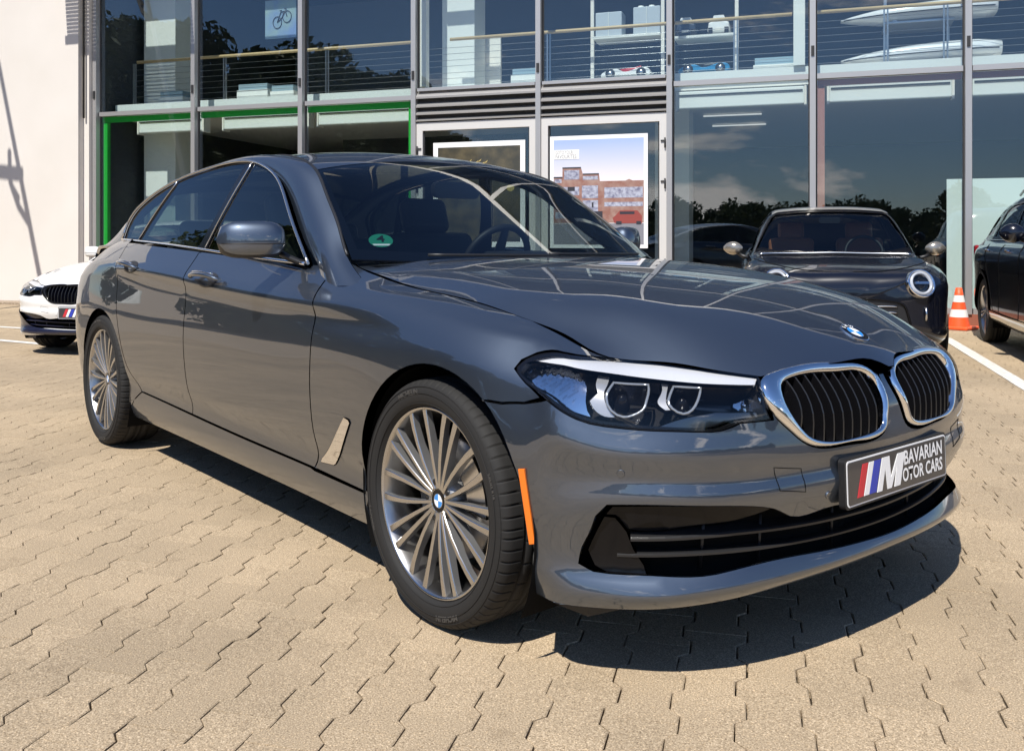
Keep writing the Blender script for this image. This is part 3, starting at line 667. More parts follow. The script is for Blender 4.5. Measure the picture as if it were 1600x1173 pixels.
# ---- shelf with toy cars, boxes, roof boxes
def shelf(t0, t1, label, zt_):
    s = inside_thing('shelf', t0, .80, 3.42, label, 'shelf'); L_ = t1-t0
    for t in (0, L_):
        o = MB().box((t, 0, 1.2), (.05, .05, 2.4)).obj('shelf_post', B['cream'], s)
    MB().box((L_/2, .12, zt_), (L_-.06, .45, .04)).obj('shelf_board', B['white'], s); MB().box((L_/2, .36, zt_/2), (L_-.06, .02, zt_-.05)).obj('shelf_back', B['wall'], s)
    MB().box((L_/2, .12, .015), (L_-.06, .45, .03)).obj('shelf_board', B['wall'], s)
    return s
shelf(8.49, 9.55, 'white shelf unit holding two pale boxes above a white toy car', .68); shelf(9.70, 10.61, 'white shelf unit holding a blue toy car behind the glass', .60)
def toy_car(t, y, z, L_, mt, seatm, label):
    e_ = inside_thing('toy_car', t, y, z, label, 'toy car')
    H = .27*L_
    prof = [(0, .22), (.03, .42), (.16, .62), (.34, .70), (.44, .52), (.56, .50), (.66, .60), (.80, .74), (.95, .66), (1.0, .45), (.99, .22), (.90, .16), (.10, .16)]
    P_ = smooth_loop([(a*L_, b*H*1.0) for a, b in prof], step=.03*L_)
    b_ = MB().prism(P_, -.14*L_*1.2, .14*L_*1.2, fn=lambda a, b, d: (a, d, b)).obj('toy_body', mt, e_); bevel(b_, .02*L_, 3, 60)
    MB().tube([(.38*L_, 0, .58*H), (.52*L_, 0, .62*H), (.66*L_, 0, .66*H), (.8*L_, 0, .78*H)], .018*L_, 8, flat=3).obj('toy_seat', seatm, e_)
    for cx in (.2, .82):
        for s in (-1, 1):
            wq = MB().lathe([(.0001, -.02), (.055*L_, -.022), (.075*L_, -.02), (.095*L_, -.015), (.098*L_, .01), (.085*L_, .02)], 24, 'y').obj('toy_wheel', M['black'], e_, (cx*L_, s*.165*L_, .098*L_))
            if s > 0: wq.rotation_euler = (0, 0, math.pi)
            MB().lathe([(.0001, -.0235), (.048*L_, -.0245), (.05*L_, -.022)], 16, 'y').obj('toy_hub', M['satin'], wq)
    return e_
toywhite = mat('toy white', (.85, .85, .84), .3, coat=.5); toyblue = mat('toy blue', (.03, .25, .50), .3, coat=.5)
toy_car(8.66, .70, 3.455, .74, toywhite, M['red'], 'white ride-on toy car with a red seat on the lower shelf')
toy_car(9.80, .70, 3.455, .73, toyblue, M['black'], 'blue ride-on toy car on the lower shelf by the pillar')
for t, mt, lb in ((10.18, toywhite, 'white toy car seen from behind on the upper shelf board'), (9.70, mat('toy dark', (.04, .05, .07), .3, coat=.5), 'dark toy car with a pale roof on the upper shelf board')):
    e_ = inside_thing('toy_car', t, .88, 4.045, lb, 'toy car')
    b_ = MB().prism([(0, .06), (.02, .20), (.10, .24), (.22, .24), (.31, .20), (.33, .06)], 0, .4, fn=lambda a, b, d: (a, d, b)).obj('toy_body', mt, e_); bevel(b_, .03, 3, 60)
    MB().prism([(.06, .24), (.09, .32), (.23, .32), (.27, .24)], .08, .3, fn=lambda a, b, d: (a, d, b)).obj('toy_roof', toywhite, e_)
    for a in (.02, .25): MB().box((a+.03, -.005, .06), (.06, .05, .12)).obj('toy_wheel', M['black'], e_)
    MB().box((.165, -.006, .10), (.10, .01, .035)).obj('toy_plate', B['cream'], e_)
for t, w__, h__, lb in ((8.55, .40, .36, 'plain pale carton standing left on the white shelf'), (9.12, .40, .40, 'plain pale carton with studs on top, right on the white shelf')):
    e_ = inside_thing('carton', t, .72, 4.12, lb, 'box'); o = bevel(MB().box((w__/2, .16, h__/2), (w__, .3, h__)).obj('carton_body', mat('pale carton', (.50, .56, .62), .6), e_), .012)
    MB().box((w__/2, -.001, h__*.5), (w__*.02, .006, h__)).obj('carton_tape', B['white'], e_)
    if t > 9:
        for q in (.10, .26): MB().lathe([(.0001, .03), (.04, .03), (.045, 0)], 14, 'z').obj('carton_stud', B['white'], e_, (q, .1, h__))
rbm = mat('roof box white', (.82, .84, .86), .22, coat=.8)
def roof_box(t, y, z, L_, label):
    e_ = inside_thing('roof_box', t, y, z, label, 'roof box'); rows = []
    for k in range(15):
        f = k/14; hw = .30*(1-(1-min(1, f*2.2))**2.2*.75)*(1-max(0, f-.85)*1.6); hz = .20*(math.sin(min(1, f*1.35+.03)*math.pi*.5))**.8*(1-max(0, f-.8)**1.5*3)
        for a in np.linspace(0, 2*math.pi, 18, endpoint=False): rows.append((f*L_, hw*math.copysign(abs(math.cos(a))**.6, math.cos(a)), .05*f+.11+(hz*.75 if math.sin(a) > 0 else .09*min(1, f*3+.1))*math.copysign(abs(math.sin(a))**.7, math.sin(a))))
    m = MB().grid(rows, 15, 18, cv=True); m.f += [tuple(range(18)), tuple(14*18+q for q in range(18))[::-1]]; m.m += [0, 0]; m.sm += [False, False]; o = m.obj('box_shell', rbm, e_)
    MB().tube([(f*L_, -.30*(1-(1-min(1, f*2.2))**2.2*.75)*(1-max(0, f-.85)*1.6)-.004, .05*f+.10) for f in np.linspace(.02, .98, 14)], .008, 6).obj('box_seam', M['black'], e_)
    for f in (.35, .68): MB().box((f*L_, 0, .0), (.05, .62, .04)).obj('box_foot', B['steel'], e_)
roof_box(12.02, .95, 4.02, 1.95, 'long white roof box, upper of the two behind the right window'); roof_box(12.02, .95, 3.46, 2.0, 'long white roof box, lower of the two behind the right window')
rk = inside_thing('display_rack', 13.35, .80, 3.42, 'slim steel display rack carrying the two white roof boxes', 'rack')
for t in (-.75, 0.04): MB().box((t, .15, .62), (.04, .04, 1.22)).obj('rack_post', B['steel'], rk)
for z in (.04, .60): MB().box((-.35, .15, z-.02), (.86, .70, .03)).obj('rack_tray', B['steel'], rk)
for k, (t, w__, h__) in enumerate(((.75, .5, .16), (2.35, .6, .20), (3.0, .45, .15), (7.25, .42, .18), (10.85, .62, .12))):
    e_ = inside_thing('glass_case', t, .62, 3.42, ['low glass display case beside the grey column, upper floor', 'low glass display case by the left railing post, upper floor', 'small display case right of the left railing post, upper floor', 'low white display case beside the pale partition, upper floor', 'low white display case by the pillar, upper floor'][k], 'display case')
    MB().box((w__/2, .15, h__/2), (w__, .3, h__)).obj('case_base', B['white'], e_); MB().box((w__/2, .15, h__+.05), (w__-.04, .26, .10)).obj('case_top', mat('case glass', (.35, .48, .55), .1, coat=1), e_)
# ================================================================= THE GREY SALOON
BODY = body_shell()
CAR = empty('grey_car', (0, 0, 0), 'gleaming dark grey metallic four-door saloon parked nose forward on the paving', 'car')
def arc(cx, cz, r, a0, a1, n=16): return [(cx+r*math.cos(R(a)), cz+r*math.sin(R(a))) for a in np.linspace(a0, a1, n)]
FA = (.030, .333, .386); RA = (-2.955, .333, .372)
# ---- outlines (metres)
side = lambda pts: on_side(BODY, pts)
front = lambda pts: on_front(BODY, pts)
DF = [(-.738, .945), (-.690, .868), (-.672, .80), (-.672, .70), (-.678, .553), (-.676, .41), (-.690, .32), (-.705, .296)]       # front door, front edge
DM = [(-1.888, 1.012), (-1.862, .945), (-1.832, .876), (-1.828, .75), (-1.826, .60), (-1.816, .432), (-1.812, .316)]
DR = [(-2.84, 1.050), (-2.775, .96), (-2.727, .872), (-2.700, .74), (-2.635, .572), (-2.53, .415), (-2.425, .339)]
HLIN = [(-.452, .729), (-.473, .630)]
hl_l = [(-.562, .629), (-.617, .614), (-.676, .616), (-.750, .620), (-.803, .625), (-.846, .634), (-.868, .650), (-.877, .677)]   # lower edge, inner -> outer (y,z)
uv_hl_low = front(hl_l)
uv_hl_out = side([(.372, .707), (.325, .737), (.328, .755), (.352, .772), (.415, .779)])
uv_hl_top = front([(-.715, .768), (-.641, .762), (-.563, .749), (-.456, .730)])
uv_hl_in = front([(-.473, .630)])
HL = smooth_loop(np.concatenate([uv_hl_low, uv_hl_out, uv_hl_top, uv_hl_in]), corners=(0, len(uv_hl_low)+len(uv_hl_out)+3, len(uv_hl_low)+len(uv_hl_out)+4), step=.025)
kid = [(-.452, .712), (-.400, .731), (-.314, .742), (-.150, .741), (-.062, .729), (-.030, .703), (-.022, .661), (-.040, .593), (-.062, .566), (-.106, .551), (-.213, .550), (-.340, .557), (-.388, .580), (-.433, .618), (-.460, .660)]
kidi = [(-.402, .692), (-.362, .714), (-.299, .723), (-.160, .719), (-.078, .709), (-.052, .687), (-.045, .645), (-.060, .592), (-.092, .571), (-.165, .563), (-.335, .573), (-.372, .596), (-.402, .650)]
kid_o = [(-.472, .711), (-.452, .724), (-.413, .732), (-.328, .740), (-.164, .740), (-.076, .729), (-.036, .706), (-.030, .659), (-.049, .596), (-.064, .566), (-.106, .551), (-.224, .552), (-.354, .557), (-.397, .578), (-.439, .615), (-.474, .658), (-.480, .688)]
kid_i = [(-.424, .694), (-.410, .707), (-.381, .715), (-.315, .721), (-.169, .717), (-.088, .709), (-.060, .692), (-.054, .650), (-.069, .596), (-.082, .573), (-.112, .566), (-.180, .562), (-.343, .571), (-.366, .580), (-.388, .602), (-.418, .648), (-.427, .676)]
KID = smooth_loop(front(kid_o), step=.02); KIDI = smooth_loop(front(kid_i), step=.02)
intake_r = [(-.822, .443), (-.832, .424), (-.836, .363), (-.844, .311), (-.842, .294), (-.827, .285), (-.741, .282), (-.614, .278), (-.569, .283), (-.444, .291), (-.308, .288), (-.115, .282), (0, .280)]
intake_t = [(0, .376), (-.097, .378), (-.307, .389), (-.433, .395), (-.454, .407), (-.499, .423), (-.691, .445)]
mir = lambda L: [(-y, z) for y, z in L]
INT = smooth_loop(front(intake_r+mir(intake_r)[::-1][1:]+mir(intake_t)[::-1]+intake_t[1:]), corners=(0, 24), step=.03)
TOW = smooth_loop(front([(-.477, .518), (-.391, .506), (-.385, .450), (-.466, .463)]), corners=(0, 1, 2, 3), step=.02)
# ---- bumper : one skin from arch to arch
bl = FA
arcF = arc(*FA, 56, -21, 14)                                     # (x,z) from the fender split down to the lip
uvA = side(arcF); lipuv = []
u0 = side([(FA[0]+FA[2]*math.cos(R(-21)), .2)])[0, 0]
umid = BODY.ku[len(BODY.ku)//2]; UM = 2*umid
lip = [(u, .0) for u in np.linspace(u0, UM-u0, 60)]
mu = lambda A: np.c_[UM-A[:, 0], A[:, 1]]
gapuv = side([(.245, .653), (.31, .652), (.38, .660)])
rightup = np.concatenate([gapuv[::-1], uvA])                     # from lamp along the split, down the arch
kb = np.array(smooth_loop(front([(-.468, .655), (-.436, .612), (-.391, .574), (-.345, .553), (-.213, .545), (-.102, .545), (-.058, .561), (-.041, .593), (-.018, .661), (-.014, .700)]), closed=False, step=.02))
kb = np.concatenate([front([(-.470, .630)]), kb])
hlb = smooth_loop(np.concatenate([front([(-.473, .630)]), uv_hl_low]), corners=(1,), closed=False, step=.03)
topR = np.concatenate([kb[::-1], hlb[1:]])                       # centre -> kidney -> lamp bottom -> outer
BUMP = np.concatenate([topR, rightup, np.array(lip)*[1, 1]+[0, .002] if u0 > umid else np.array(lip)[::-1]+[0, .002], mu(np.concatenate([topR, rightup]))[::-1]])
panel('front_bumper', BODY, [BUMP, INT], M['paint'], CAR, h=.03, depth=.02)
for s_ in (1, -1): MB().tube(BODY(TOW)*np.array([1, s_, 1])+np.array([.0004, 0, 0]), .0010, 5, closed=True).obj('tow_eye_seam', M['dark'], CAR)
# ---- fender, doors, rear quarter, sill
uv_fh = side([(.457, .768), (.35, .795), (.243, .829), (.033, .868), (-.271, .903), (-.532, .933), (-.665, .957), (-.745, .985)])
hedge = [(.485, -.7065), (.440, -.7245), (.374, -.7295), (.243, -.7425), (.03, -.7475), (-.27, -.7475), (-.45, -.7445), (-.60, -.7405), (-.70, -.7305), (-.745, -.713)]
uv_fh = BODY.inv(np.array(hedge), f=lambda P: P[:, :2], facing=lambda s: np.where((s.G[:, :, 1] < 0) & (s.G[:, :, 2] > .7), 0, 1e6))
arcB = arc(*FA, 197, 56, 26)
fend = np.concatenate([smooth_loop(side(DF), closed=False), side([(-.36, .290)]), side([(arcB[0][0], .290)]), side(arcB[1:]), gapuv, side([(.43, .677)]), uv_hl_out[:5], uv_fh])
panel('front_fender', BODY, [fend], M['paint'], CAR, h=.03, mirror=True, depth=.03)
dsill = [(-.705, .296), (-1.15, .300), (-1.812, .316), (-2.425, .339)]
uvS = smooth_loop(side(dsill), closed=False)
bF = side([(-.80, .969), (-1.1, .975), (-1.4, .990), (-1.888, 1.012)])
uF = smooth_loop(side(DF), closed=False); uM = smooth_loop(side(DM), closed=False); uR = smooth_loop(side(DR), closed=False)
iM = int(np.argmin(np.linalg.norm(uvS-uM[-1], axis=1)))
panel('front_door', BODY, [np.concatenate([uF, uvS[1:iM], uM[::-1], bF[::-1]])], M['paint'], CAR, mirror=True, h=.04)
bR = side([(-2.2, 1.026), (-2.5, 1.038), (-2.84, 1.050)])
panel('rear_door', BODY, [np.concatenate([uM, uvS[iM+1:-1], uR[::-1], bR[::-1]])], M['paint'], CAR, mirror=True, h=.04)
arcR = arc(*RA, -22, 202, 36)
sl0 = side(arcR[:1])[0]
qu = np.concatenate([uR, side([(-2.50, .300)]), side(arcR[1:]), np.array([(u, .0) for u in np.linspace(side(arcR[-1:])[0, 0], BODY.ku[-1], 14)])+[0, .004],
                     np.array([(BODY.ku[-1], v) for v in np.linspace(.0, BODY.kv[-1], 10)[1:-1]]), np.array([(u, BODY.kv[-1]) for u in np.linspace(BODY.ku[-1], side([(-2.86, 1.06)])[0, 0], 20)])])
panel('rear_quarter_panel', BODY, [qu], M['paint'], CAR, mirror=True, h=.05, depth=.02, gap=.0005)
us0 = side([(-.343, .25)])[0, 0]; us1 = side([(-2.56, .25)])[0, 0]
sill = np.concatenate([side([(-.345, .288), (-.705, .291)]), smooth_loop(side([(-.705, .2955), (-1.15, .2995), (-1.812, .3155), (-2.425, .3385)]), closed=False)[1:], side([(-2.5, .30), (-2.575, .28)]), np.array([(u, .002) for u in np.linspace(side([(-2.60, .21)])[0, 0], us0, 40)])])
panel('side_sill', BODY, [sill], M['paint'], CAR, mirror=True, h=.04, depth=.03)
# ---- side vent trim behind the front wheel
gill = smooth_loop(side([(-.442, .512), (-.412, .508), (-.403, .497), (-.553, .338), (-.568, .331), (-.662, .324), (-.650, .342)]), corners=(0, 1, 2, 3, 4, 5, 6), step=.02)
panel('fender_vent_trim', BODY, [gill], M['chrome'], CAR, off=.004, h=.02, gap=0, mirror=True)
for s_ in (1, -1):
    f_ = np.array([(.391, -.917, .506), (.409, -.913, .509), (.425, -.892, .328), (.409, -.897, .324)]); o_ = np.array([.35, -.93, .05])*.006
    V_ = np.concatenate([f_-o_*2, f_+o_])*[1, s_, 1]; F_ = [(4, 5, 6, 7), (0, 1, 5, 4), (1, 2, 6, 5), (2, 3, 7, 6), (3, 0, 4, 7)]
    bevel(MB().add(V_, F_ if s_ < 0 else [q[::-1] for q in F_]).obj('side_marker', M['orange'], CAR), .0015)

# ---- hood
hx = [.88, .80, .70, .55, .43, .30, 0, -.30, -.55, -.82]
hy = [0, .20, .40, .55, .66, .74, .80]
HZ = [[.690, .668, .60, .53, .47, .42, .38], [.766, .744, .700, .64, .57, .50, .46], [.824, .816, .782, .735, .672, .61, .57], [.888, .884, .862, .818, .757, .715, .68], [.922, .918, .898, .862, .806, .782, .74],
      [.944, .941, .926, .898, .861, .825, .79], [.978, .976, .966, .945, .915, .881, .86], [.996, .994, .985, .968, .944, .912, .89], [1.004, 1.003, .997, .986, .966, .938, .92], [1.012, 1.011, 1.008, 1.004, .997, .987, .977]]
HP = np.zeros((len(hx), 13, 3))
for i, x in enumerate(hx):
    for j in range(13):
        k = abs(j-6); HP[i, j] = (x, (-1 if j < 6 else 1)*hy[k], HZ[i][k])
for i, x in enumerate(hx):
    if -.6 < x < .45:
        for j in (0, 1, 11, 12):
            q = BODY.inv(np.array([[x, -abs(HP[i, j, 1])]]), f=lambda P: P[:, :2], facing=lambda s: np.where((s.G[:, :, 1] < 0) & (s.G[:, :, 2] > .7), 0, 1e6)); zz = BODY(q)[0]
            HP[i, j, 2] = zz[2] if abs(abs(zz[1])-abs(HP[i, j, 1])) < .004 else HP[i, j, 2]
HOOD = Loft(HP)
HOOD_n = HOOD.n
hr = [(-.50, 0), (-.53, -.25), (-.62, -.50), (-.715, -.68), (-.74, -.71), (-.70, -.728), (-.60, -.738), (-.45, -.742), (-.27, -.745), (.03, -.745), (.243, -.740), (.374, -.727), (.440, -.722), (.484, -.704), (.568, -.644), (.622, -.606), (.677, -.564), (.757, -.455),
      (.768, -.402), (.784, -.314), (.810, -.15), (.826, -.060), (.850, -.014), (.854, 0)]
hloop = hr+[(x, -y) for x, y in hr[::-1]][1:-1]
HU = smooth_loop(on_top(HOOD, hloop), corners=(4, 13, 17, 22, 27, 31, 40), step=.03)
def crease(P, Nn):
    a = np.clip((.82-P[:, 0])/1.3, 0, 1); yc = .30+.22*a; d = (np.abs(P[:, 1])-yc)/.05
    P = P.copy(); P[:, 2] += .006*(1/(1+np.exp(np.clip(d, -30, 30)*2)))*np.clip(a*6, 0, 1); return P
panel('hood', HOOD, [HU], M['paint'], CAR, h=.04, r=.003, depth=.022, gap=.0004)

# ---- roof, screens, pillars
tc_ = [(-.40, .965), (-.62, 1.085), (-.95, 1.268), (-1.22, 1.402), (-1.50, 1.458), (-1.85, 1.476), (-2.30, 1.462), (-2.75, 1.400), (-3.10, 1.298), (-3.45, 1.168), (-3.64, 1.085), (-3.80, 1.06), (-4.02, 1.035)]
te_ = [(-.66, -.765, .975), (-.86, -.71, 1.114), (-1.02, -.670, 1.230), (-1.19, -.628, 1.340), (-1.45, -.592, 1.408), (-1.85, -.575, 1.428), (-2.30, -.575, 1.412), (-2.75, -.592, 1.350), (-3.08, -.620, 1.255), (-3.38, -.655, 1.140), (-3.60, -.685, 1.055), (-3.78, -.69, 1.01), (-3.98, -.66, .975)]
bs = np.array([-1, -.93, -.75, -.45, 0, .45, .75, .93, 1])
TP = np.zeros((len(tc_), 9, 3))
for i in range(len(tc_)):
    for j, b in enumerate(bs):
        q = abs(b); x = tc_[i][0]+(te_[i][0]-tc_[i][0])*q**2.0; z = tc_[i][1]+(te_[i][2]-tc_[i][1])*q**2.2
        TP[i, j] = (x, b*abs(te_[i][1]), z)
TOP = Loft(TP)                      # u: rearwards, v: from right to left
tk = TOP.ku; tv = TOP.kv
def rect(u0, u1, v0, v1, n=24):
    return np.concatenate([np.c_[np.linspace(u0, u1, n), np.full(n, v0)][:-1], np.c_[np.full(n, u1), np.linspace(v0, v1, n)][:-1], np.c_[np.linspace(u1, u0, n), np.full(n, v1)][:-1], np.c_[np.full(n, u0), np.linspace(v1, v0, n)][:-1]])
V0, V1 = 0.0, tv[-1]
sg = TOP.n(np.array([[tk[5], tv[4]]]))[0, 2]
assert sg > 0, sg
panel('windscreen', TOP, [rect(tk[0]+.03, tk[3]-.012, V0, V1)], M['wsglass'], CAR, h=.05, gap=.002, edge=False)
panel('roof_panel', TOP, [rect(tk[3]-.012, tk[7]+.16, V0, V1)], M['paint'], CAR, h=.05, gap=.001)
panel('rear_window', TOP, [rect(tk[7]+.16, tk[9]+.17, V0, V1)], M['glass'], CAR, h=.06, gap=.002, edge=False)
panel('boot_lid', TOP, [rect(tk[9]+.17, tk[12], V0, V1)], M['paint'], CAR, h=.06)
fr = .030
fo = rect(tk[0]+.03, tk[3]-.012, V0+.002, V1-.002); fi = rect(tk[0]+.10, tk[3]-.035, V0+.028, V1-.028)
panel('screen_border', TOP, [fo, fi], M['gloss'], CAR, h=.05, off=-.004, edge=False)
E2 = [(-.72, -.850, .885), (-.845, -.802, .972), (-1.02, -.765, 1.06), (-1.18, -.725, 1.172), (-1.345, -.690, 1.284), (-1.53, -.668, 1.358), (-1.95, -.650, 1.407), (-2.25, -.652, 1.391), (-2.56, -.664, 1.357), (-2.93, -.700, 1.258), (-3.055, -.732, 1.172), (-3.075, -.768, 1.068), (-3.60, -.735, 1.015), (-3.90, -.67, .97)]
E1 = [(-.47, -.800, .895), (-.715, -.752, 1.00)]+te_[1:13]
PP = np.zeros((len(E1), 5, 3))
for i in range(len(E1)):
    a = np.array(E1[i]); b = np.array(E2[i]); o = np.array([.25, -.75, .65]); o /= np.linalg.norm(o)
    for j, t in enumerate((0, .3, .6, .85, 1)):
        PP[i, j] = a+(b-a)*t+o*(.026*4*t*(1-t)*min(1, np.linalg.norm(b-a)/.12))
PIL = Loft(PP[:, ::-1])
ru = PIL.ku[-1]
panel('roof_side_frame', PIL, [rect(0, ru, 0, PIL.kv[-1], 60)], M['paint'], CAR, h=.03, gap=.0015, r=.004, depth=.02, mirror=True)
# ---- side glass: one slightly convex skin
def gy(z, x): return -(.813-(z-.96)*.365+.012*math.sin(math.pi*np.clip((z-.96)/.45, 0, 1)))
gxs = np.linspace(-.80, -3.2, 9); gzs = np.linspace(.93, 1.45, 7)
GL = Loft(np.array([[(x, gy(z, x)-.0*x, z) for z in gzs] for x in gxs]))
dlo = [(-.90, .975), (-1.01, 1.055), (-1.17, 1.170), (-1.335, 1.280), (-1.52, 1.352), (-1.71, 1.392), (-1.95, 1.402), (-2.24, 1.387), (-2.555, 1.352), (-2.915, 1.258), (-3.035, 1.172), (-3.05, 1.066), (-2.6, 1.050), (-2.0, 1.024), (-1.43, .996)]
gs = lambda pts: GL.inv(np.array(pts), f=lambda P: P[:, [0, 2]])
DLO = smooth_loop(gs(dlo), corners=(0, 11), step=.03)
M['sideglass'] = M['glass']
bf = [(-1.885, 1.016), (-1.80, 1.20), (-1.705, 1.398)]           # trailing edge of the front window
fq = [(-1.925, 1.018), (-1.83, 1.20), (-1.755, 1.400)]
br = [(-2.80, 1.062), (-2.68, 1.20), (-2.56, 1.352)]
w1 = smooth_loop(gs([(-.90, .978), (-1.01, 1.055), (-1.17, 1.170), (-1.335, 1.280), (-1.52, 1.352), (-1.705, 1.392), (-1.80, 1.20), (-1.87, 1.018), (-1.43, .998)]), corners=(0, 5, 7), step=.03)
w2 = smooth_loop(gs([(-1.775, 1.396), (-1.95, 1.402), (-2.24, 1.387), (-2.53, 1.355), (-2.66, 1.20), (-2.775, 1.059), (-2.4, 1.042), (-1.97, 1.023), (-1.86, 1.20)]), corners=(0, 3, 5, 7), step=.03)
w3 = smooth_loop(gs([(-2.575, 1.347), (-2.75, 1.310), (-2.915, 1.255), (-3.022, 1.175), (-3.035, 1.070), (-2.825, 1.062), (-2.71, 1.20)]), corners=(0, 4, 5), step=.03)
panel('front_side_window', GL, [w1], M['glass'], CAR, h=.06, gap=0, edge=False, mirror=True)
panel('rear_side_window', GL, [w2], M['glass'], CAR, h=.06, gap=0, edge=False, mirror=True)
panel('quarter_window', GL, [w3], M['glass'], CAR, h=.06, gap=0, edge=False, mirror=True)
panel('window_frame', GL, [DLO, w1, w2, w3], M['gloss'], CAR, h=.05, gap=-.004, off=.001, edge=True, r=.002, depth=.02, mirror=True)
def strip(name, path, rad, mt, parent=CAR, flat=1, closed=False, mirror=True, n=8):
    out = []
    for s in ((1, -1) if mirror else (1,)):
        q = np.array(path)*[1, s, 1]; out.append(MB().tube(q, rad, n, closed=closed, flat=flat).obj(name, mt, parent))
    return out
def gpath(pts, off): uv = smooth_loop(gs(pts), closed=False, step=.04); return GL(uv)+GL.n(uv)*off
strip('window_chrome', gpath([(-3.05, 1.064), (-2.6, 1.048), (-2.0, 1.022), (-1.43, .994), (-.90, .973)], .010), .007, M['chrome'])
up = gpath([(-.885, .975), (-1.01, 1.062), (-1.17, 1.177), (-1.335, 1.288), (-1.52, 1.361), (-1.71, 1.400), (-1.95, 1.410), (-2.24, 1.395), (-2.555, 1.360), (-2.92, 1.262), (-3.048, 1.172), (-3.06, 1.064)], .008)
strip('window_chrome', up, .006, M['satin'])
strip('pillar_trim', gpath([(-1.878, 1.02), (-1.79, 1.20), (-1.70, 1.392)], .006), .004, M['satin'])
strip('pillar_trim', gpath([(-2.80, 1.062), (-2.685, 1.20), (-2.553, 1.352)], .004), .004, M['satin'])
# roof ditch line and windscreen seal
uvp = np.c_[np.linspace(.22, ru*.62, 50), np.full(50, PIL.kv[-1])]
strip('roof_seal', PIL(uvp), .006, M['black'])
# ---------------------------------------------------------------- kidneys
M['lampfacet'] = mat('faceted reflector', (.78, .80, .84), .10, 1.0)
M['brow'] = mat('satin white trim', (.78, .78, .80), .32, .35)
M['lampbowl'] = mat('dark chrome', (.15, .15, .155), .14, .95)
M['bracket'] = mat('lamp bracket silver', (.55, .55, .56), .3, .6)
M['slat'] = mat('slat edge', (.06, .06, .06), .3, .8)
def ring_match(A, B, n=72):
    """two closed 2d loops resampled so that equal indices face each other"""
    c = B.mean(0); out = []
    for L in (A, B):
        D = resample(L, .002)-c; a = np.unwrap(np.arctan2(D[:, 1], D[:, 0]))
        if a[-1] < a[0]: D = D[::-1]; a = a[::-1]
        a0 = a[0]; w_ = (np.linspace(0, 2*math.pi, n, endpoint=False)); am = (a-a0) % (2*math.pi)+a0
        o = np.argsort(a % (2*math.pi)); aa = (a % (2*math.pi))[o]; DD = D[o]
        out.append(np.c_[np.interp(w_, aa, DD[:, 0], period=2*math.pi), np.interp(w_, aa, DD[:, 1], period=2*math.pi)]+c)
    return out
def surf(S, uv, off): return S(uv)+S.n(uv)*off
def bezel(name, S, A, B, rows, mt, parent, mirror=True):
    """rows: (blend outer->inner, offset)"""
    A, B = ring_match(A, B); V = np.array([surf(S, A+(B-A)*t, o) for t, o in rows]); n = len(A); out = []
    for s in ((1, -1) if mirror else (1,)):
        m = MB().grid((V*np.array([1, s, 1])).reshape(-1, 3), len(rows), n, cv=True)
        if s == 1: m.f = [f[::-1] for f in m.f]
        out.append(m.obj(name, mt, parent))
    return out
kf = bezel('grille_frame', BODY, KID, KIDI, [(-.03, -.02), (-.01, .002), (.08, .008), (.28, .012), (.6, .013), (.88, .010), (1.0, .003), (1.02, -.02), (1.03, -.06)], M['chrome'], CAR)
for s, fo_ in zip((1, -1), kf):
    loop3 = BODY(KIDI)
    ys = np.linspace(-.392, -.062, 12)[1:-1] if True else None
    for y in np.linspace(-.388, -.100, 9):
        zz = []
        for a, b in zip(loop3, np.roll(loop3, -1, 0)):
            if (a[1]-y)*(b[1]-y) < 0: zz.append(a[2]+(b[2]-a[2])*(y-a[1])/(b[1]-a[1]))
        if len(zz) < 2: continue
        q = np.linspace(min(zz)-.004, max(zz)+.004, 8); uv = front(np.c_[np.full(8, y), q])
        P = surf(BODY, uv, 0.004-.014*np.abs(np.linspace(-1, 1, 8))[:, ]**2 if False else .0); P[:, 0] += .010*(1-np.linspace(-1, 1, 8)**2)
        V = []
        for p in P:
            for dx, dy in ((0, -.0028), (.002, 0), (0, .0028), (-.045, .0022), (-.045, -.0022)): V.append((p[0]+dx, (p[1]+dy)*s, p[2]))
        m = MB().grid(V, 8, 5, cv=True, smooth=False)
        m.m = [1 if (q % 5) in (0, 1) else 0 for q in range(len(m.f))]; m.obj('grille_slat', [M['gloss'], M['slat']], fo_)
    back = surf(BODY, inset(KID, .01), -.055)*np.array([1, s, 1]); c = back.mean(0)
    MB().add(list(back)+[c], [(i, (i+1) % len(back), len(back)) for i in range(len(back))]).obj('grille_recess', M['dark'], fo_)

# ---------------------------------------------------------------- lower intake
INB = inset(INT, -.015)
back = surf(BODY, INB, -.085)
m = MB(); n = len(INB); fr_ = surf(BODY, inset(INT, -.004), -.012)
m.grid(np.concatenate([fr_, back]), 2, n, cv=True)
intake = m.obj('lower_intake', M['black'], CAR)
panel('intake_mesh', BODY, [INB], M['dark'], intake, off=-.083, edge=False, h=.08)
def bar(path_yz, off, th, dp, mt, name='intake_bar', parent=intake, mirror=False):
    uv = smooth_loop(front(path_yz), closed=False, step=.04); P = surf(BODY, uv, off); Nn = BODY.n(uv); V = []
    for p, n_ in zip(P, Nn):
        for a, b in ((.5, 0), (.2, .35), (-.35, .35), (-.5, 0), (-.4, -1), (.4, -1)): V.append(p+np.array([0, 0, a*th])+n_*(b*dp if b < 0 else b*.012))
    for s in ((1, -1) if mirror else (1,)):
        mm = MB().grid(np.array(V)*[1, s, 1], len(P), 6, cv=True, smooth=False); mm.f += [(0, 1, 2, 3, 4, 5), tuple((len(P)-1)*6+k for k in range(6))[::-1]]; mm.m += [0, 0]; mm.sm += [False, False]
        mm.obj(name, mt, parent)
M['blk2'] = mat('intake plastic', (.018, .018, .019), .32)
full = lambda L: L+mir(L)[::-1][1:]
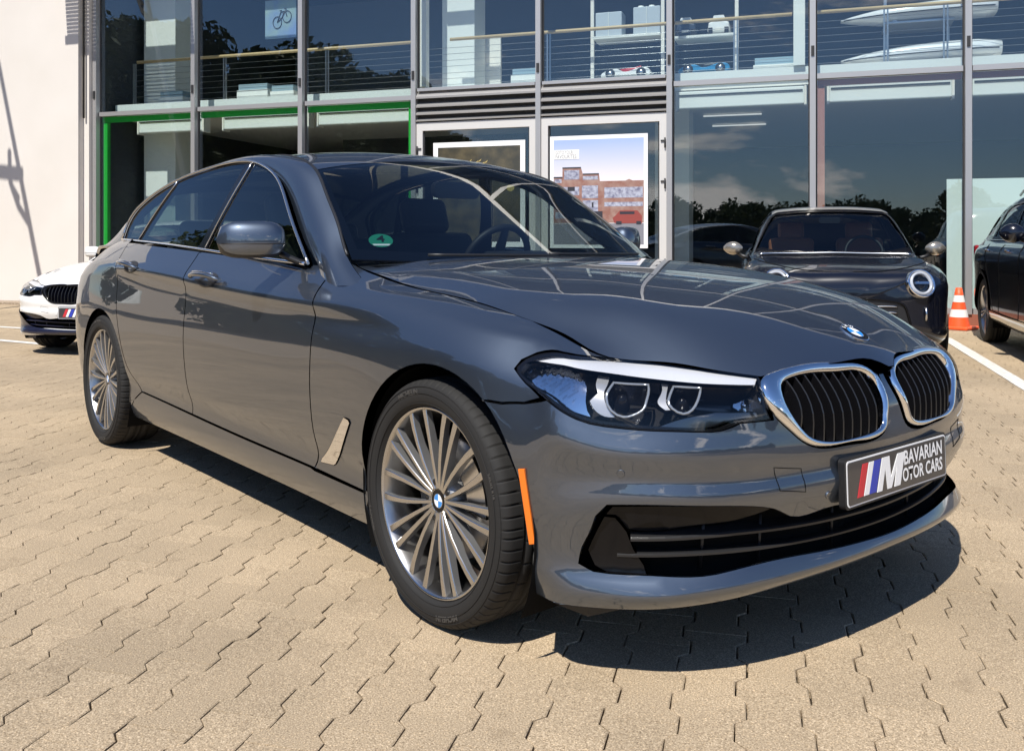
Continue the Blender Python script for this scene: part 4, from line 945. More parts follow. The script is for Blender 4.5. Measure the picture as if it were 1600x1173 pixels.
bar(full([(-.772, .352), (-.652, .354), (-.573, .355), (-.42, .350), (-.2, .344), (0, .341)]), -.022, .010, .05, M['blk2'])
bar(full([(-.790, .315), (-.697, .316), (-.58, .315), (-.38, .311), (-.15, .307), (0, .306)]), -.022, .009, .05, M['blk2'])
for y in (-.20, .20, -.46, .46, -.62, .62):
    uv = front([(y, .29), (y, .375)]); P = surf(BODY, uv, -.05)
    MB().tube(P, .005, 4).obj('intake_strut', M['black'], intake)
wing = smooth_loop(front([(-.816, .438), (-.694, .441), (-.498, .418), (-.445, .398), (-.49, .378), (-.60, .366), (-.68, .362), (-.775, .360), (-.824, .40)]), corners=(0,), step=.03)
panel('intake_wing_blade', BODY, [wing], M['gloss'], CAR, off=-.014, h=.03, gap=0, mirror=True, fn=lambda P, N_: P-N_*(.03*np.clip((.44-P[:, 2])/.06, 0, 1))[:, None])
cor = smooth_loop(front([(-.824, .408), (-.774, .358), (-.758, .320), (-.738, .287), (-.826, .290), (-.836, .312), (-.830, .362)]), corners=(), step=.03)
panel('intake_corner_trim', BODY, [cor], M['gloss'], CAR, off=-.022, h=.03, gap=0, mirror=True)
# air dam flap under the nose
for s in (1, -1):
    MB().prism([(.36, -.80), (.50, -.79), (.52, -.70), (.38, -.68)], .150, .22, fn=lambda a, b, d, s=s: (a, b*s, d)).obj('air_flap', M['black'], CAR)
uvb = np.array([(u, .004) for u in np.linspace(u0, UM-u0, 50)]); Pb = BODY(uvb); m = MB(); m.grid(np.concatenate([Pb, np.c_[Pb[:, 0]-.14, Pb[:, 1]*.86, np.full(50, .245)]]), 2, 50); m.obj('lip_return', M['black'], CAR)

# ---------------------------------------------------------------- headlamps
def uvc(L, corners=(), step=.015): return smooth_loop(np.array(L)+[umid, 0], corners=corners, step=step)
def uvfront(L, corners=(), step=.015): return smooth_loop(front(L), corners=corners, step=step)
ring1 = uvfront([(-.757, .735), (-.797, .708), (-.807, .667), (-.792, .649), (-.769, .654), (-.743, .675), (-.719, .705), (-.692, .729)], (0, 7))
ring2 = uvfront([(-.652, .725), (-.680, .704), (-.694, .672), (-.678, .657), (-.652, .671), (-.628, .697), (-.603, .721)], (0, 6))
for s in (1, -1):
    def mm_(P): return np.asarray(P)*np.array([1, s, 1])
    hb = surf(BODY, inset(HL, -.004), -.010); hk = surf(BODY, inset(HL, .012), -.085); c = hk.mean(0); n = len(HL)
    m = MB().grid(mm_(np.concatenate([hb, hk])), 2, n, cv=True); m.add(list(mm_(hk))+[mm_(c)], [(i, (i+1) % n, n) for i in range(n)])
    HLO = m.obj('headlight', M['lampdark'], CAR)
    def hp(name, loops, mt, off, edge=True, h=.02, fn=None, d=.01, r=.002):
        for o_ in panel(name, BODY, loops, mt, HLO, off=off, edge=edge, h=h, gap=0, fn=fn, depth=d, r=r):
            if s < 0:
                o_.data.transform(Matrix.Diagonal((1, -1, 1, 1))); o_.data.flip_normals()
    hp('lens', [inset(HL, .003)], M['lens'], -.001, edge=False)
    bz = inset(HL, .009)
    hp('lamp_seal', [inset(HL, -.001), bz], M['gloss'], -.003, edge=False)
    brow = uvc([(1.110, .595), (1.027, .605), (.942, .632), (.787, .651), (.637, .658), (.479, .664), (.459, .727), (.628, .743), (.771, .746), (.914, .724), (1.012, .647), (1.084, .608)], (0, 5, 6), .02)
    hp('brow_strip', [brow], M['brow'], -.009)
    refl = uvc([(1.117, .584), (1.094, .597), (.960, .640), (.932, .613), (.911, .537), (.897, .521), (.969, .525), (1.055, .537)], (0, 2, 5), .02)
    hp('corner_reflector', [refl], M['lampfacet'] if 'lampfacet' in M else M['lampsilver'], -.034, fn=lambda P, N_: P+N_*(.0045*np.sin(P[:, 2]*900)*np.cos(P[:, 1]*620+P[:, 0]*400))[:, None], h=.0045)
    for rg, nm in ((ring1, 'light_ring'), (ring2, 'light_ring')):
        P = surf(BODY, rg, -.022); P2 = surf(BODY, inset(rg, .004), -.026)
        MB().tube(mm_(P), .0034, 8, closed=True, flat=1).obj(nm, M['lampwhite'], HLO)
        inn = surf(BODY, inset(rg, .010), -.075); n2 = len(rg)
        MB().grid(mm_(np.concatenate([P2, surf(BODY, inset(rg, .006), -.045), inn])), 3, n2, cv=True).obj('projector_bowl', M['lampbowl'] if 'lampbowl' in M else M['lampdark'], HLO)
        c = surf(BODY, rg.mean(0)[None], -.060)[0]; u_ = BODY.n(rg.mean(0)[None])[0]
        lens = []
        for k in range(6):
            q = k/5*1.35
            lens += [c+u_*(.022*math.cos(q)-.008)+.026*math.sin(q)*(math.cos(a)*np.array([0, 0, 1.])+math.sin(a)*np.cross(u_, [0, 0, 1.])) for a in np.linspace(0, 2*math.pi, 16, endpoint=False)]
        MB().grid(mm_(lens), 6, 16, cv=True).obj('projector_lens', M['gloss'], HLO)
    for cb, cn in (([(.910, .658), (.876, .662), (.872, .603), (.858, .553), (.839, .534), (.869, .529), (.894, .538), (.910, .556), (.890, .582), (.907, .618)], (0, 1, 4, 7, 8)), ([(.745, .671), (.719, .671), (.719, .628), (.693, .578), (.709, .574), (.735, .607), (.736, .641)], (0, 1, 3, 4))):
        hp('lamp_bracket', [uvc(cb, cn, .01)], M['bracket'], -.028, h=.012, d=.02)
    sig = uvfront([(-.538, .683), (-.474, .700), (-.466, .668), (-.488, .645), (-.530, .663)], (0, 1, 3), .012)
    hp('corner_reflector', [sig], M['lampfacet'], -.05, h=.008, fn=lambda P, N_: P+N_*(.006*np.sin(P[:, 2]*300)*np.cos(P[:, 1]*260))[:, None])
    low = uvfront([(-.60, .660), (-.49, .652), (-.478, .636), (-.562, .634), (-.612, .620), (-.675, .620), (-.735, .624), (-.70, .640)], (0, 1, 2), .02)
    hp('lamp_step', [low], M['lampbowl'], -.03, h=.02, d=.03)

# ---------------------------------------------------------------- roundels and number plate
def roundel(name, Mx, r, parent, letters=True):
    m = MB(); nseg = 48
    def ringz(r0, r1, z0, z1, mi): m.add([(r0*math.cos(a), r0*math.sin(a), z0) for a in np.linspace(0, 2*math.pi, nseg, endpoint=False)]+[(r1*math.cos(a), r1*math.sin(a), z1) for a in np.linspace(0, 2*math.pi, nseg, endpoint=False)], [(i, (i+1) % nseg, nseg+(i+1) % nseg, nseg+i) for i in range(nseg)], mi, True)
    h = r*.055
    ringz(r, r, -h, h*.6, 2); ringz(r, r*.95, h*.6, h, 2); ringz(r*.95, r*.93, h, h*.8, 2); ringz(r*.93, r*.60, h*.8, h*.9, 3); ringz(r*.60, r*.57, h*.9, h*1.15, 2); ringz(r*.57, r*.55, h*1.15, h*.95, 2)
    for q in range(4):
        a = np.linspace(q*math.pi/2, (q+1)*math.pi/2, 12); m.add([(0, 0, h)]+[(r*.55*math.cos(t), r*.55*math.sin(t), h*.95) for t in a], [(0, i, i+1) for i in range(1, 12)], q % 2)
    me = m.mesh(name, [M['roundel'], M['blue'], M['chrome'], M['gloss']]); me.transform(Mx); o = link(name, me, parent)
    if letters:
        for ch, an in (('B', 35), ('M', 0), ('W', -35)):
            t = text_mesh(ch, r*.36, bold=r*.008); t.transform(Mx @ Matrix.Rotation(R(an), 4, 'Z') @ Matrix.Translation((0, r*.76, h*.98))); t.materials.clear(); t.materials.append(M['roundel']); link('lettering', t, o)
    return o
ev = on_top(HOOD, [(.742, 0)]); ep = HOOD(ev)[0]; en = HOOD.n(ev)[0]
up_ = np.cross(en, [0, 1, 0]); up_ = up_ if up_[0] < 0 else -up_
roundel('roundel', frame(ep+en*.001, (0, 1, 0), up_), .041, CAR)
PLX = .869; PZ = .452
tilt = R(2)
PM = frame((PLX, 0, PZ), (0, 1, 0), (-math.sin(tilt), 0, math.cos(tilt)))
m = MB(); pw, ph = .52, .114
def rrect(w_, h_, r_, n=5): return [(sx*(w_/2-r_)+r_*math.cos(a), sy*(h_/2-r_)+r_*math.sin(a)) for sx, sy, a0 in ((1, 1, 0), (-1, 1, 90), (-1, -1, 180), (1, -1, 270)) for a in np.radians(np.linspace(a0, a0+90, n))]
m.prism(rrect(pw+.012, ph+.012, .012), -.018, 0)
me = m.mesh('number_plate', M['black']); me.transform(PM); PL = link('number_plate', me, CAR)
M['platebg'] = mat('plate background', (.045, .042, .043), .35, coat=.4)
def flat(polys, z, mt, name):
    mm = MB()
    for p_ in polys: mm.prism(p_, z-.0012, z)
    e_ = mm.mesh(name, mt); e_.transform(PM); return link(name, e_, PL)
flat([rrect(pw, ph, .01)], .002, M['white'], 'plate_border'); flat([rrect(pw-.008, ph-.008, .008)], .0032, M['platebg'], 'plate_face')
px_ = lambda u, v: ((u-.5)*pw, (.5-v)*ph)
def stripe(u0, wd, mt):
    flat([[px_(u0, .84), px_(u0+wd, .84), px_(u0+wd+.055, .14), px_(u0+.055, .14)]], .0044, mt, 'plate_stripe')
stripe(.085, .052, M['red']); stripe(.145, .045, M['white']); stripe(.198, .060, M['navy'])
flat([[px_(.268, .86), px_(.315, .86), px_(.352, .36), px_(.368, .86), px_(.408, .86), px_(.468, .36), px_(.437, .86), px_(.495, .86), px_(.552, .13), px_(.478, .13), px_(.405, .62), px_(.395, .13), px_(.325, .13)]], .0044, M['white'], 'lettering')
def ptext(t, u, v, hgt, wid):
    e_ = text_mesh(t, hgt*ph*1.38, bold=.0012); xs_ = [q.co.x for q in e_.vertices]; k = wid*pw/(max(xs_)-min(xs_)); e_.transform(Matrix.Diagonal((k, 1, 1, 1)))
    e_.transform(PM @ Matrix.Translation((*px_(u, v), .0046))); e_.materials.clear(); e_.materials.append(M['white']); link('lettering', e_, PL)
ptext('BAVARIAN', .745, .29, .33, .41); ptext('OTOR CARS', .735, .68, .31, .43)
# parking sensors
for yz in ((-.800, .519), (-.302, .430)):
    for s in (1, -1):
        uv = front([yz]); p_ = surf(BODY, uv, .001)[0]; n_ = BODY.n(uv)[0]
        me = MB().lathe([(.0001, .001), (.0085, .001), (.0095, -.001), (.0115, -.001), (.0115, -.01)], 20, 'z', smooth=False).mesh('parking_sensor', M['paint']); Mx = Vector(n_).to_track_quat('Z', 'Y').to_matrix().to_4x4(); Mx.translation = Vector(p_)
        me.transform(Mx)
        if s < 0: me.transform(Matrix.Diagonal((1, -1, 1, 1))); me.flip_normals()
        link('parking_sensor', me, CAR)

# ---------------------------------------------------------------- door mirrors and handles
def mirror_shell(s):
    rows = []; ny = 15
    for k in range(ny):
        t = k/(ny-1); y = -.858-.220*t; e = (1-abs(2*t-1)**4.0)**.42 if 0 < t < 1 else 0.02
        e = max(e, .05); xf = -.925-.07*t**2; zc = 1.064-.004*t; hz = .066*e; hx_ = .068*e*(1-.25*t)
        for a in np.linspace(0, 2*math.pi, 24, endpoint=False):
            ca, sa = math.cos(a), math.sin(a); rx = abs(ca)**.75*math.copysign(1, ca); rz = abs(sa)**.75*math.copysign(1, sa)
            rows.append((xf-.072+rx*hx_*(1 if ca > 0 else .75), y*s, zc+rz*hz-(.010 if ca > 0 else 0)*(1-abs(sa))))
    m = MB().grid(rows, ny, 24, cv=True)
    m.m = [1 if (math.sin(2*math.pi*(j+.5)/24) < -.62) else 0 for i in range(ny-1) for j in range(24)]
    if s > 0: m.f = [f[::-1] for f in m.f]
    o = m.obj('door_mirror', [M['paint'], M['black']], CAR)
    # seam, arm, glass
    seam = [(-.925-.07*t**2-.072+.068*(1-.25*t)*(1-abs(2*t-1)**4)**.42*.985, (-.858-.22*t)*s, 1.047) for t in np.linspace(.03, .97, 20)]
    MB().tube(seam, .0022, 6).obj('mirror_seam', M['black'], o)
    MB().tube([(-.99, -.87*s, 1.012), (-.975, -.85*s, .998), (-.955, -.82*s, .982), (-.94, -.79*s, .974)], [.020, .02, .02, .024], 10, flat=.6).obj('mirror_arm', M['black'], o)
    MB().prism(rrect(.19, .105, .03, 6), 0, .004, fn=lambda a, b, d: (-1.052+d, (-.968+a)*s, 1.066+b)).obj('mirror_glass', M['chrome'], o)
    return o
for s in (1, -1): mirror_shell(s)
def handle(x0, x1, z0, z1):
    for s in (1, -1):
        uv = side([(x0+(x1-x0)*t, z0+(z1-z0)*t) for t in np.linspace(0, 1, 9)]); P = BODY(uv); Nn = BODY.n(uv)
        prof = np.array([.012, .030, .040, .044, .045, .044, .040, .030, .012]); Q = (P+Nn*prof[:, None])*np.array([1, s, 1])
        o = MB().tube(Q, [.010, .013, .0145, .015, .015, .015, .0145, .013, .010], 12, flat=.62).obj('door_handle', M['paint'], CAR)
        Q2 = Q+np.array([0, 0, .0125]); MB().tube(Q2[1:-1], .0022, 6).obj('handle_strip', M['chrome'], o)
        uvc = side([((x0+x1)/2, (z0+z1)/2)]); c = BODY(uvc)[0]; n_ = BODY.n(uvc)[0]
        cup = []
        for k, (rr, dd) in enumerate(((1.0, .0012), (.8, .0016))):
            cup += [np.array([c[0]+.085*rr*math.cos(a), 0, c[2]+.030*rr*math.sin(a)]) for a in np.linspace(0, 2*math.pi, 20, endpoint=False)]
        uvq = side([(q[0], q[2]) for q in cup]); V = surf(BODY, uvq, .0015)*np.array([1, s, 1])
        MB().add(V, [(20+i, 20+(i+1) % 20, i, (i+1) % 20)[:0] or (i, (i+1) % 20, 20+(i+1) % 20, 20+i) for i in range(20)]+[tuple(range(20, 40))]).obj('handle_recess', M['black'], o)
handle(-1.455, -1.74, .895, .899); handle(-2.39, -2.665, .924, .938)

# ---------------------------------------------------------------- wheels
def make_tyre():
    prof = [(.255, -.098), (.2625, -.105), (.267, -.113), (.277, -.1195), (.292, -.1215), (.308, -.1205), (.322, -.1155), (.3305, -.107), (.3350, -.098), (.3368, -.090), (.3378, -.078), (.3384, -.068), (.3384, -.060), (.3384, -.058), (.331, -.057), (.331, -.049), (.3386, -.048), (.3390, -.032), (.3392, -.018), (.332, -.017), (.332, -.007), (.3393, -.006)]
    prof = prof+[(r, -y) for r, y in prof[::-1]]
    n = 756; k = len(prof); pr = np.array(prof); V = np.zeros((n, k, 3))
    for i in range(n):
        a = 2*math.pi*i/n; g = (i % 11) == 0
        r = pr[:, 0].copy(); y = pr[:, 1]
        if g: r = r-np.where((np.abs(y) > .062) & (np.abs(y) < .112) & (r > .325), .008, 0)
        if (i+5) % 22 == 0: r = r-np.where((np.abs(y) > .018) & (np.abs(y) < .056) & (r > .336), .005, 0)
        sk = np.where(np.abs(y) > .06, 0, y*.25/.34)*0
        V[i] = np.c_[r*np.cos(a+sk), y, r*np.sin(a+sk)]
    m = MB().grid(V.reshape(-1, 3), n, k, cu=True)
    m.f = [f[::-1] for f in m.f]
    for rr, yy in ((.300, -.1222), (.272, -.1175), (.318, -.1182)):
        m.tube([(rr*math.cos(a), yy, rr*math.sin(a)) for a in np.linspace(0, 2*math.pi, 90, endpoint=False)], .0012, 5, closed=True)
    return m.mesh('tyre', M['rubber'])
def make_rim():
    prof = [(.2535, -.094), (.2620, -.101), (.2610, -.1065), (.2565, -.107), (.252, -.102), (.247, -.090), (.242, -.075), (.235, -.04), (.231, .0), (.235, .06), (.250, .09), (.254, .10)]
    m = MB().lathe(prof, 96, 'y'); m.f = [f for f in m.f]
    m.m = [0 if (i % (len(prof)-1)) < 4 else 1 for i in range(len(m.f))]
    return m.mesh('wheel', [M['rim'], M['barrel']])
def make_spoke(a_out, a_hub, wide=.021):
    """face plate along the radius with deep flanks; angles in degrees"""
    rs = [.034, .065, .113, .165, .212, .2525]; ys = [-.084, -.089, -.0945, -.0985, -.1005, -.1005]; wd = [.0105, .0105, .0118, .014, .017, .0205]; dp = [.034, .036, .030, .024, .021, .020]
    V = []; F = []; mi = []
    for k, (r, y, w2, d) in enumerate(zip(rs, ys, wd, dp)):
        t = k/(len(rs)-1); a = R(a_hub+(a_out-a_hub)*t); c = np.array([r*math.cos(a), y, r*math.sin(a)]); tg = np.array([-math.sin(a), 0, math.cos(a)])
        for o_, dy in ((-.5, .0015), (-.38, 0), (.38, 0), (.5, .0015), (.36, d), (-.36, d)): V.append(c+tg*w2*o_+np.array([0, dy, 0]))
    for k in range(len(rs)-1):
        for j in range(6):
            F.append((k*6+j, k*6+(j+1) % 6, (k+1)*6+(j+1) % 6, (k+1)*6+j)); mi.append(0 if j in (0, 1, 2) else 1)
    m = MB(); m.v = [tuple(v) for v in V]; m.f = F+[(0, 1, 2, 3, 4, 5)[::-1], tuple(30+q for q in range(6))]; m.m = mi+[1, 1]; m.sm = [False]*len(m.f)
    me = m.mesh('spoke', [M['rim'], M['rimdark']]); return me
M['barrel'] = mat('bright barrel', (.46, .45, .44), .28, 1.0)
TY = make_tyre(); RM = make_rim()
SPK = {o_: make_spoke(o_, h_) for o_, h_ in ((-28, -21), (-6, -8), (6, 8), (28, 21))}
hubm = MB().lathe([(.0001, -.078), (.034, -.080), (.046, -.084), (.060, -.080), (.072, -.066), (.074, -.03)], 48, 'y').mesh('hub', M['rimdark'])
nutm = MB().lathe([(.0001, -.0805), (.0085, -.0805), (.0095, -.072)], 10, 'y', c=(.052*math.cos(R(36)), -.004, .052*math.sin(R(36)))).mesh('wheel_bolt', M['black'])
discm = MB().lathe([(.07, -.02), (.072, -.028), (.168, -.028), (.170, -.022), (.170, .006), (.08, .008)], 64, 'y').mesh('brake_disc', M['disc'])
calm = MB()
ca = [(r * math.cos(R(a)), r * math.sin(R(a))) for r, a in [(.105, q) for q in range(-30, 31, 10)]+[(.185, q) for q in range(30, -31, -10)]]
calm.prism(ca, -.060, .04, fn=lambda a, b, d: (a, d, b)); calm = calm.mesh('brake_caliper', M['satin'])
def tyre_text(txt, r0, a_mid, size):
    me = text_mesh(txt, size, sx=1.15, bold=.0006, depth=.0006)
    for v in me.vertices:
        x, y, z = v.co; a = R(a_mid)-x/r0; r = r0+y; v.co = (r*math.cos(a), -.1212-z*1.0-.0006, r*math.sin(a))
    me.materials.clear(); me.materials.append(M['rubtext']); return me
M['rubtext'] = mat('raised rubber', (.05, .048, .046), .5)
TXT = [tyre_text('MICHELIN', .303, 108, .020), tyre_text('MICHELIN', .303, 288, .020), tyre_text('PRIMACY 3', .303, 200, .013), tyre_text('245/45 R18', .303, 20, .012)]
def wheel(x, y, spin, flip):
    w_ = link('wheel', RM, CAR, (x, y, .3375)); w_.rotation_euler = (0, R(spin), math.pi if flip else 0)
    link('tyre', TY, w_); link('hub', hubm, w_)
    for sct in range(5):
        o = link('wheel_bolt', nutm, w_); o.rotation_euler = (0, R(72*sct), 0)
        for me in SPK.values():
            o = link('spoke', me, w_); o.rotation_euler = (0, R(72*sct), 0)
    for t_ in TXT: link('lettering', t_, w_)
    roundel('hub_cap', frame((0, -.0815, 0), (math.cos(R(spin)), 0, math.sin(R(spin))), (-math.sin(R(spin)), 0, math.cos(R(spin)))), .0335, w_, letters=False)
    d_ = link('brake_disc', discm, CAR, (x, y, .3375)); d_.rotation_euler = (0, 0, math.pi if flip else 0)
    c_ = link('brake_caliper', calm, d_); c_.rotation_euler = (0, R(-150 if flip else -25), 0)
for x, sp in ((0, 0), (-2.975, 10)):
    wheel(x, -.796 if x == 0 else -.806, sp, False); wheel(x, .796 if x == 0 else .806, sp, True)
# wheel housings, floor, light-blocking boxes in the engine bay, cabin tub
for cx, r_ in ((FA[0], FA[2]+.012), (RA[0], RA[2]+.012)):
    for s in (1, -1):
        m = MB(); pr = [(-.905, r_), (-.60, r_)]
        aa = np.radians(np.linspace(-30, 210, 30))
        m.grid([(cx+r_*math.cos(a), y*s, .333+r_*math.sin(a)) for a in aa for y in (-.900, -.56)], 30, 2, smooth=True)
        m.add([(cx+r_*math.cos(a), -.56*s, .333+r_*math.sin(a)) for a in aa], [tuple(range(30))])
        m.obj('wheel_housing', M['dark'], CAR)
u = MB().box((-1.70, 0, .225), (4.2, 1.10, .09)); u.box((-1.47, 0, .235), (2.15, 1.66, .09)); u.box((-3.65, 0, .30), (.6, 1.5, .06))
u.obj('underbody', M['dark'], CAR)
u = MB().box((.05, 0, .50), (1.15, 1.08, .52)); u.box((.60, 0, .46), (.20, .98, .36)); u.box((-.66, 0, .54), (.14, 1.60, .66)); u.obj('bulkhead_and_light_blocks', M['dark'], CAR)  # unseen boxes under the hood, added to stop sunlight leaking through panel gaps
cab = MB()
cab.box((-2.0, -.77, .60), (2.55, .05, .72)); cab.box((-2.0, .77, .60), (2.55, .05, .72)); cab.box((-2.0, 0, .30), (2.6, 1.5, .04)); cab.box((-3.25, 0, .96), (.55, 1.42, .03)); cab.box((-3.5, 0, .7), (.06, 1.5, .5))
bevel(cab.obj('door_cards', M['cabin'], CAR), .01)
d = MB().add([(-.62, -.70, .972), (-.62, .70, .972), (-.45, -.45, .978), (-.45, .45, .978), (-1.12, -.76, .955), (-1.12, .76, .955), (-1.18, -.76, .86), (-1.18, .76, .86), (-1.05, -.76, .55), (-1.05, .76, .55)], [(0, 2, 3, 1), (4, 0, 1, 5), (6, 4, 5, 7), (8, 6, 7, 9)])
d.prism([(-1.06, .955), (-1.20, .962), (-1.24, .985), (-1.18, 1.012), (-1.02, 1.005), (-.90, .965)], .20, .56, fn=lambda a, b, c: (a, c, b))
bevel(d.obj('dashboard', M['cabin'], CAR), .02, 3)
def seat(x, y, w_=.50):
    st = MB(); rb = Matrix.Rotation(R(-18), 3, 'Y')
    st.box((x+.02, y, .80), (.13, w_, .62), rb)
    so_ = bevel(st.obj('seat', M['cabin'], CAR), .05, 4)
    hr_ = MB().box((x-.115, y, 1.185), (.10, .27, .19), rb); bevel(hr_.obj('headrest', M['cabin'], so_), .045, 4)
    MB().box((x+.30, y, .50), (.52, w_, .16), Matrix.Rotation(R(6), 3, 'Y')).obj('seat_cushion', M['cabin'], so_)
seat(-1.78, .37); seat(-1.78, -.37)
for y in (-.42, 0, .42):
    rs_ = MB().box((-2.72, y, .78), (.14, .42, .62), Matrix.Rotation(R(-22), 3, 'Y')); so_ = bevel(rs_.obj('rear_seat', M['cabin'], CAR), .05, 3)
    bevel(MB().box((-2.88, y, 1.10), (.09, .25, .14), Matrix.Rotation(R(-22), 3, 'Y')).obj('headrest', M['cabin'], so_), .04, 3)
ax_ = np.array([-.90, 0, .43]); ax_ /= np.linalg.norm(ax_); e1 = np.array([0, 1., 0]); e2 = np.cross(ax_, e1); c = np.array([-1.30, .37, .955])
sw = MB().tube([c+.185*(math.cos(a)*e1+math.sin(a)*e2) for a in np.linspace(0, 2*math.pi, 40, endpoint=False)], .016, 10, closed=True)
for a in (0, 180, 270): sw.tube([c, c+.18*(math.cos(R(a))*e1+math.sin(R(a))*e2)], [.03, .016], 8)
sw.obj('steering_wheel', M['cabin'], CAR)
MB().prism(rrect(.24, .07, .03), 0, .03, fn=lambda a, b, d: (-1.13+d, a, 1.275+b)).obj('rear_view_mirror', M['black'], CAR)
# badge on the screen, wipers, cowl
bu = TOP.inv([(573, 373)], f=None) if False else None
def on_screen(y, z): return TOP.inv(np.array([(y, z)]), f=lambda P: P[:, [1, 2]], facing=lambda s: np.where(s.G[:, :, 0] > -1.4, 0, 1e6))
b0 = on_screen(-.615, 1.062); p_ = TOP(b0)[0]; n_ = TOP.n(b0)[0]; t_ = np.cross([0, 0, 1.], n_); t_ /= np.linalg.norm(t_)
BM = frame(p_-n_*.004, t_, np.cross(n_, t_))
me = MB().prism([(.043*math.cos(a), .043*math.sin(a)) for a in np.linspace(0, 2*math.pi, 32, endpoint=False)], -.001, 0).mesh('emission_badge', M['green']); me.transform(BM); BD = link('emission_badge', me, CAR)
e_ = text_mesh('4', .06, bold=.001); e_.transform(BM @ Matrix.Translation((0, .008, .001))); e_.materials.clear(); e_.materials.append(M['black']); link('lettering', e_, BD)
me = MB().prism([(-.026, -.034), (.026, -.034), (.032, -.024), (-.032, -.024)], 0, .001).mesh('badge_field', M['white']); me.transform(BM); link('badge_field', me, BD)
cw = MB().grid([(x, y*f, z) for x, z, f in ((-.44, .955, 1), (-.52, .962, 1), (-.64, .97, 1)) for y in np.linspace(-.66, .66, 12)], 3, 12)
for k, v in enumerate(cw.v): cw.v[k] = (v[0]-.30*(abs(v[1])/.70)**2, v[1], v[2]+.012*(abs(v[1])/.66)**2)
cw.obj('cowl_panel', M['black'], CAR)
def wiper(y0, y1, nm='wiper'):
    P = []
    for t in np.linspace(0, 1, 10):
        y = y0+(y1-y0)*t; b_ = on_screen(y, .992+.006*t); q = TOP(b_)[0]+TOP.n(b_)[0]*.012; P.append(q)
    MB().tube(P, .006, 6).obj(nm, M['black'], CAR)
wiper(.55, -.05); wiper(-.02, -.52)
# ================================================================= OTHER CARS
# ---- white saloon far left: same family of bodywork, white paint, black grille surrounds
WP = mat('white car paint', (.78, .775, .76), .3, coat=1); WN = mat('navy trim', (.012, .014, .035), .3, coat=.5)
for sl_ in (): pass
def swap(o, table):
    for sl in o.material_slots:
        if sl.material and sl.material.name in table: m_ = table[sl.material.name]; sl.link = 'OBJECT'; sl.material = m_
    for c in o.children: swap(c, table)
WC = copy_tree(CAR); tag(WC, 'white saloon with black grille, parked by the white end wall', 'car'); WC.name = 'white_car'
WC.location = (-7.46, .62, 0); WC.rotation_euler = (0, 0, R(-45)); WC.scale = (.94, .968, .89)
bpy.context.view_layer.update()
swap(WC, {M['paint'].name: WP, M['chrome'].name: M['gloss'], M['black'].name: WN, M['gloss'].name: WN, M['blk2'].name: WN})
lt_ = smooth_loop(np.concatenate([front([(-.875, .475), (-.80, .440), (-.66, .330), (-.45, .285), (0, .272)]), front([(0, .222), (-.45, .226), (-.66, .232), (-.80, .245), (-.868, .32)])]), corners=(0, 4, 5, 8), step=.04)
for o_ in panel('lower_trim', BODY, [lt_], WN, None, off=.006, h=.04, gap=0, mirror=True): o_.parent = WC
drop = {'emission_badge', 'fender_vent_trim', 'side_marker', 'tow_eye_cover'}
for c in list(WC.children):
    if c.name.split('.')[0] in drop:
        for q in list(c.children): bpy.data.objects.remove(q)
        bpy.data.objects.remove(c)

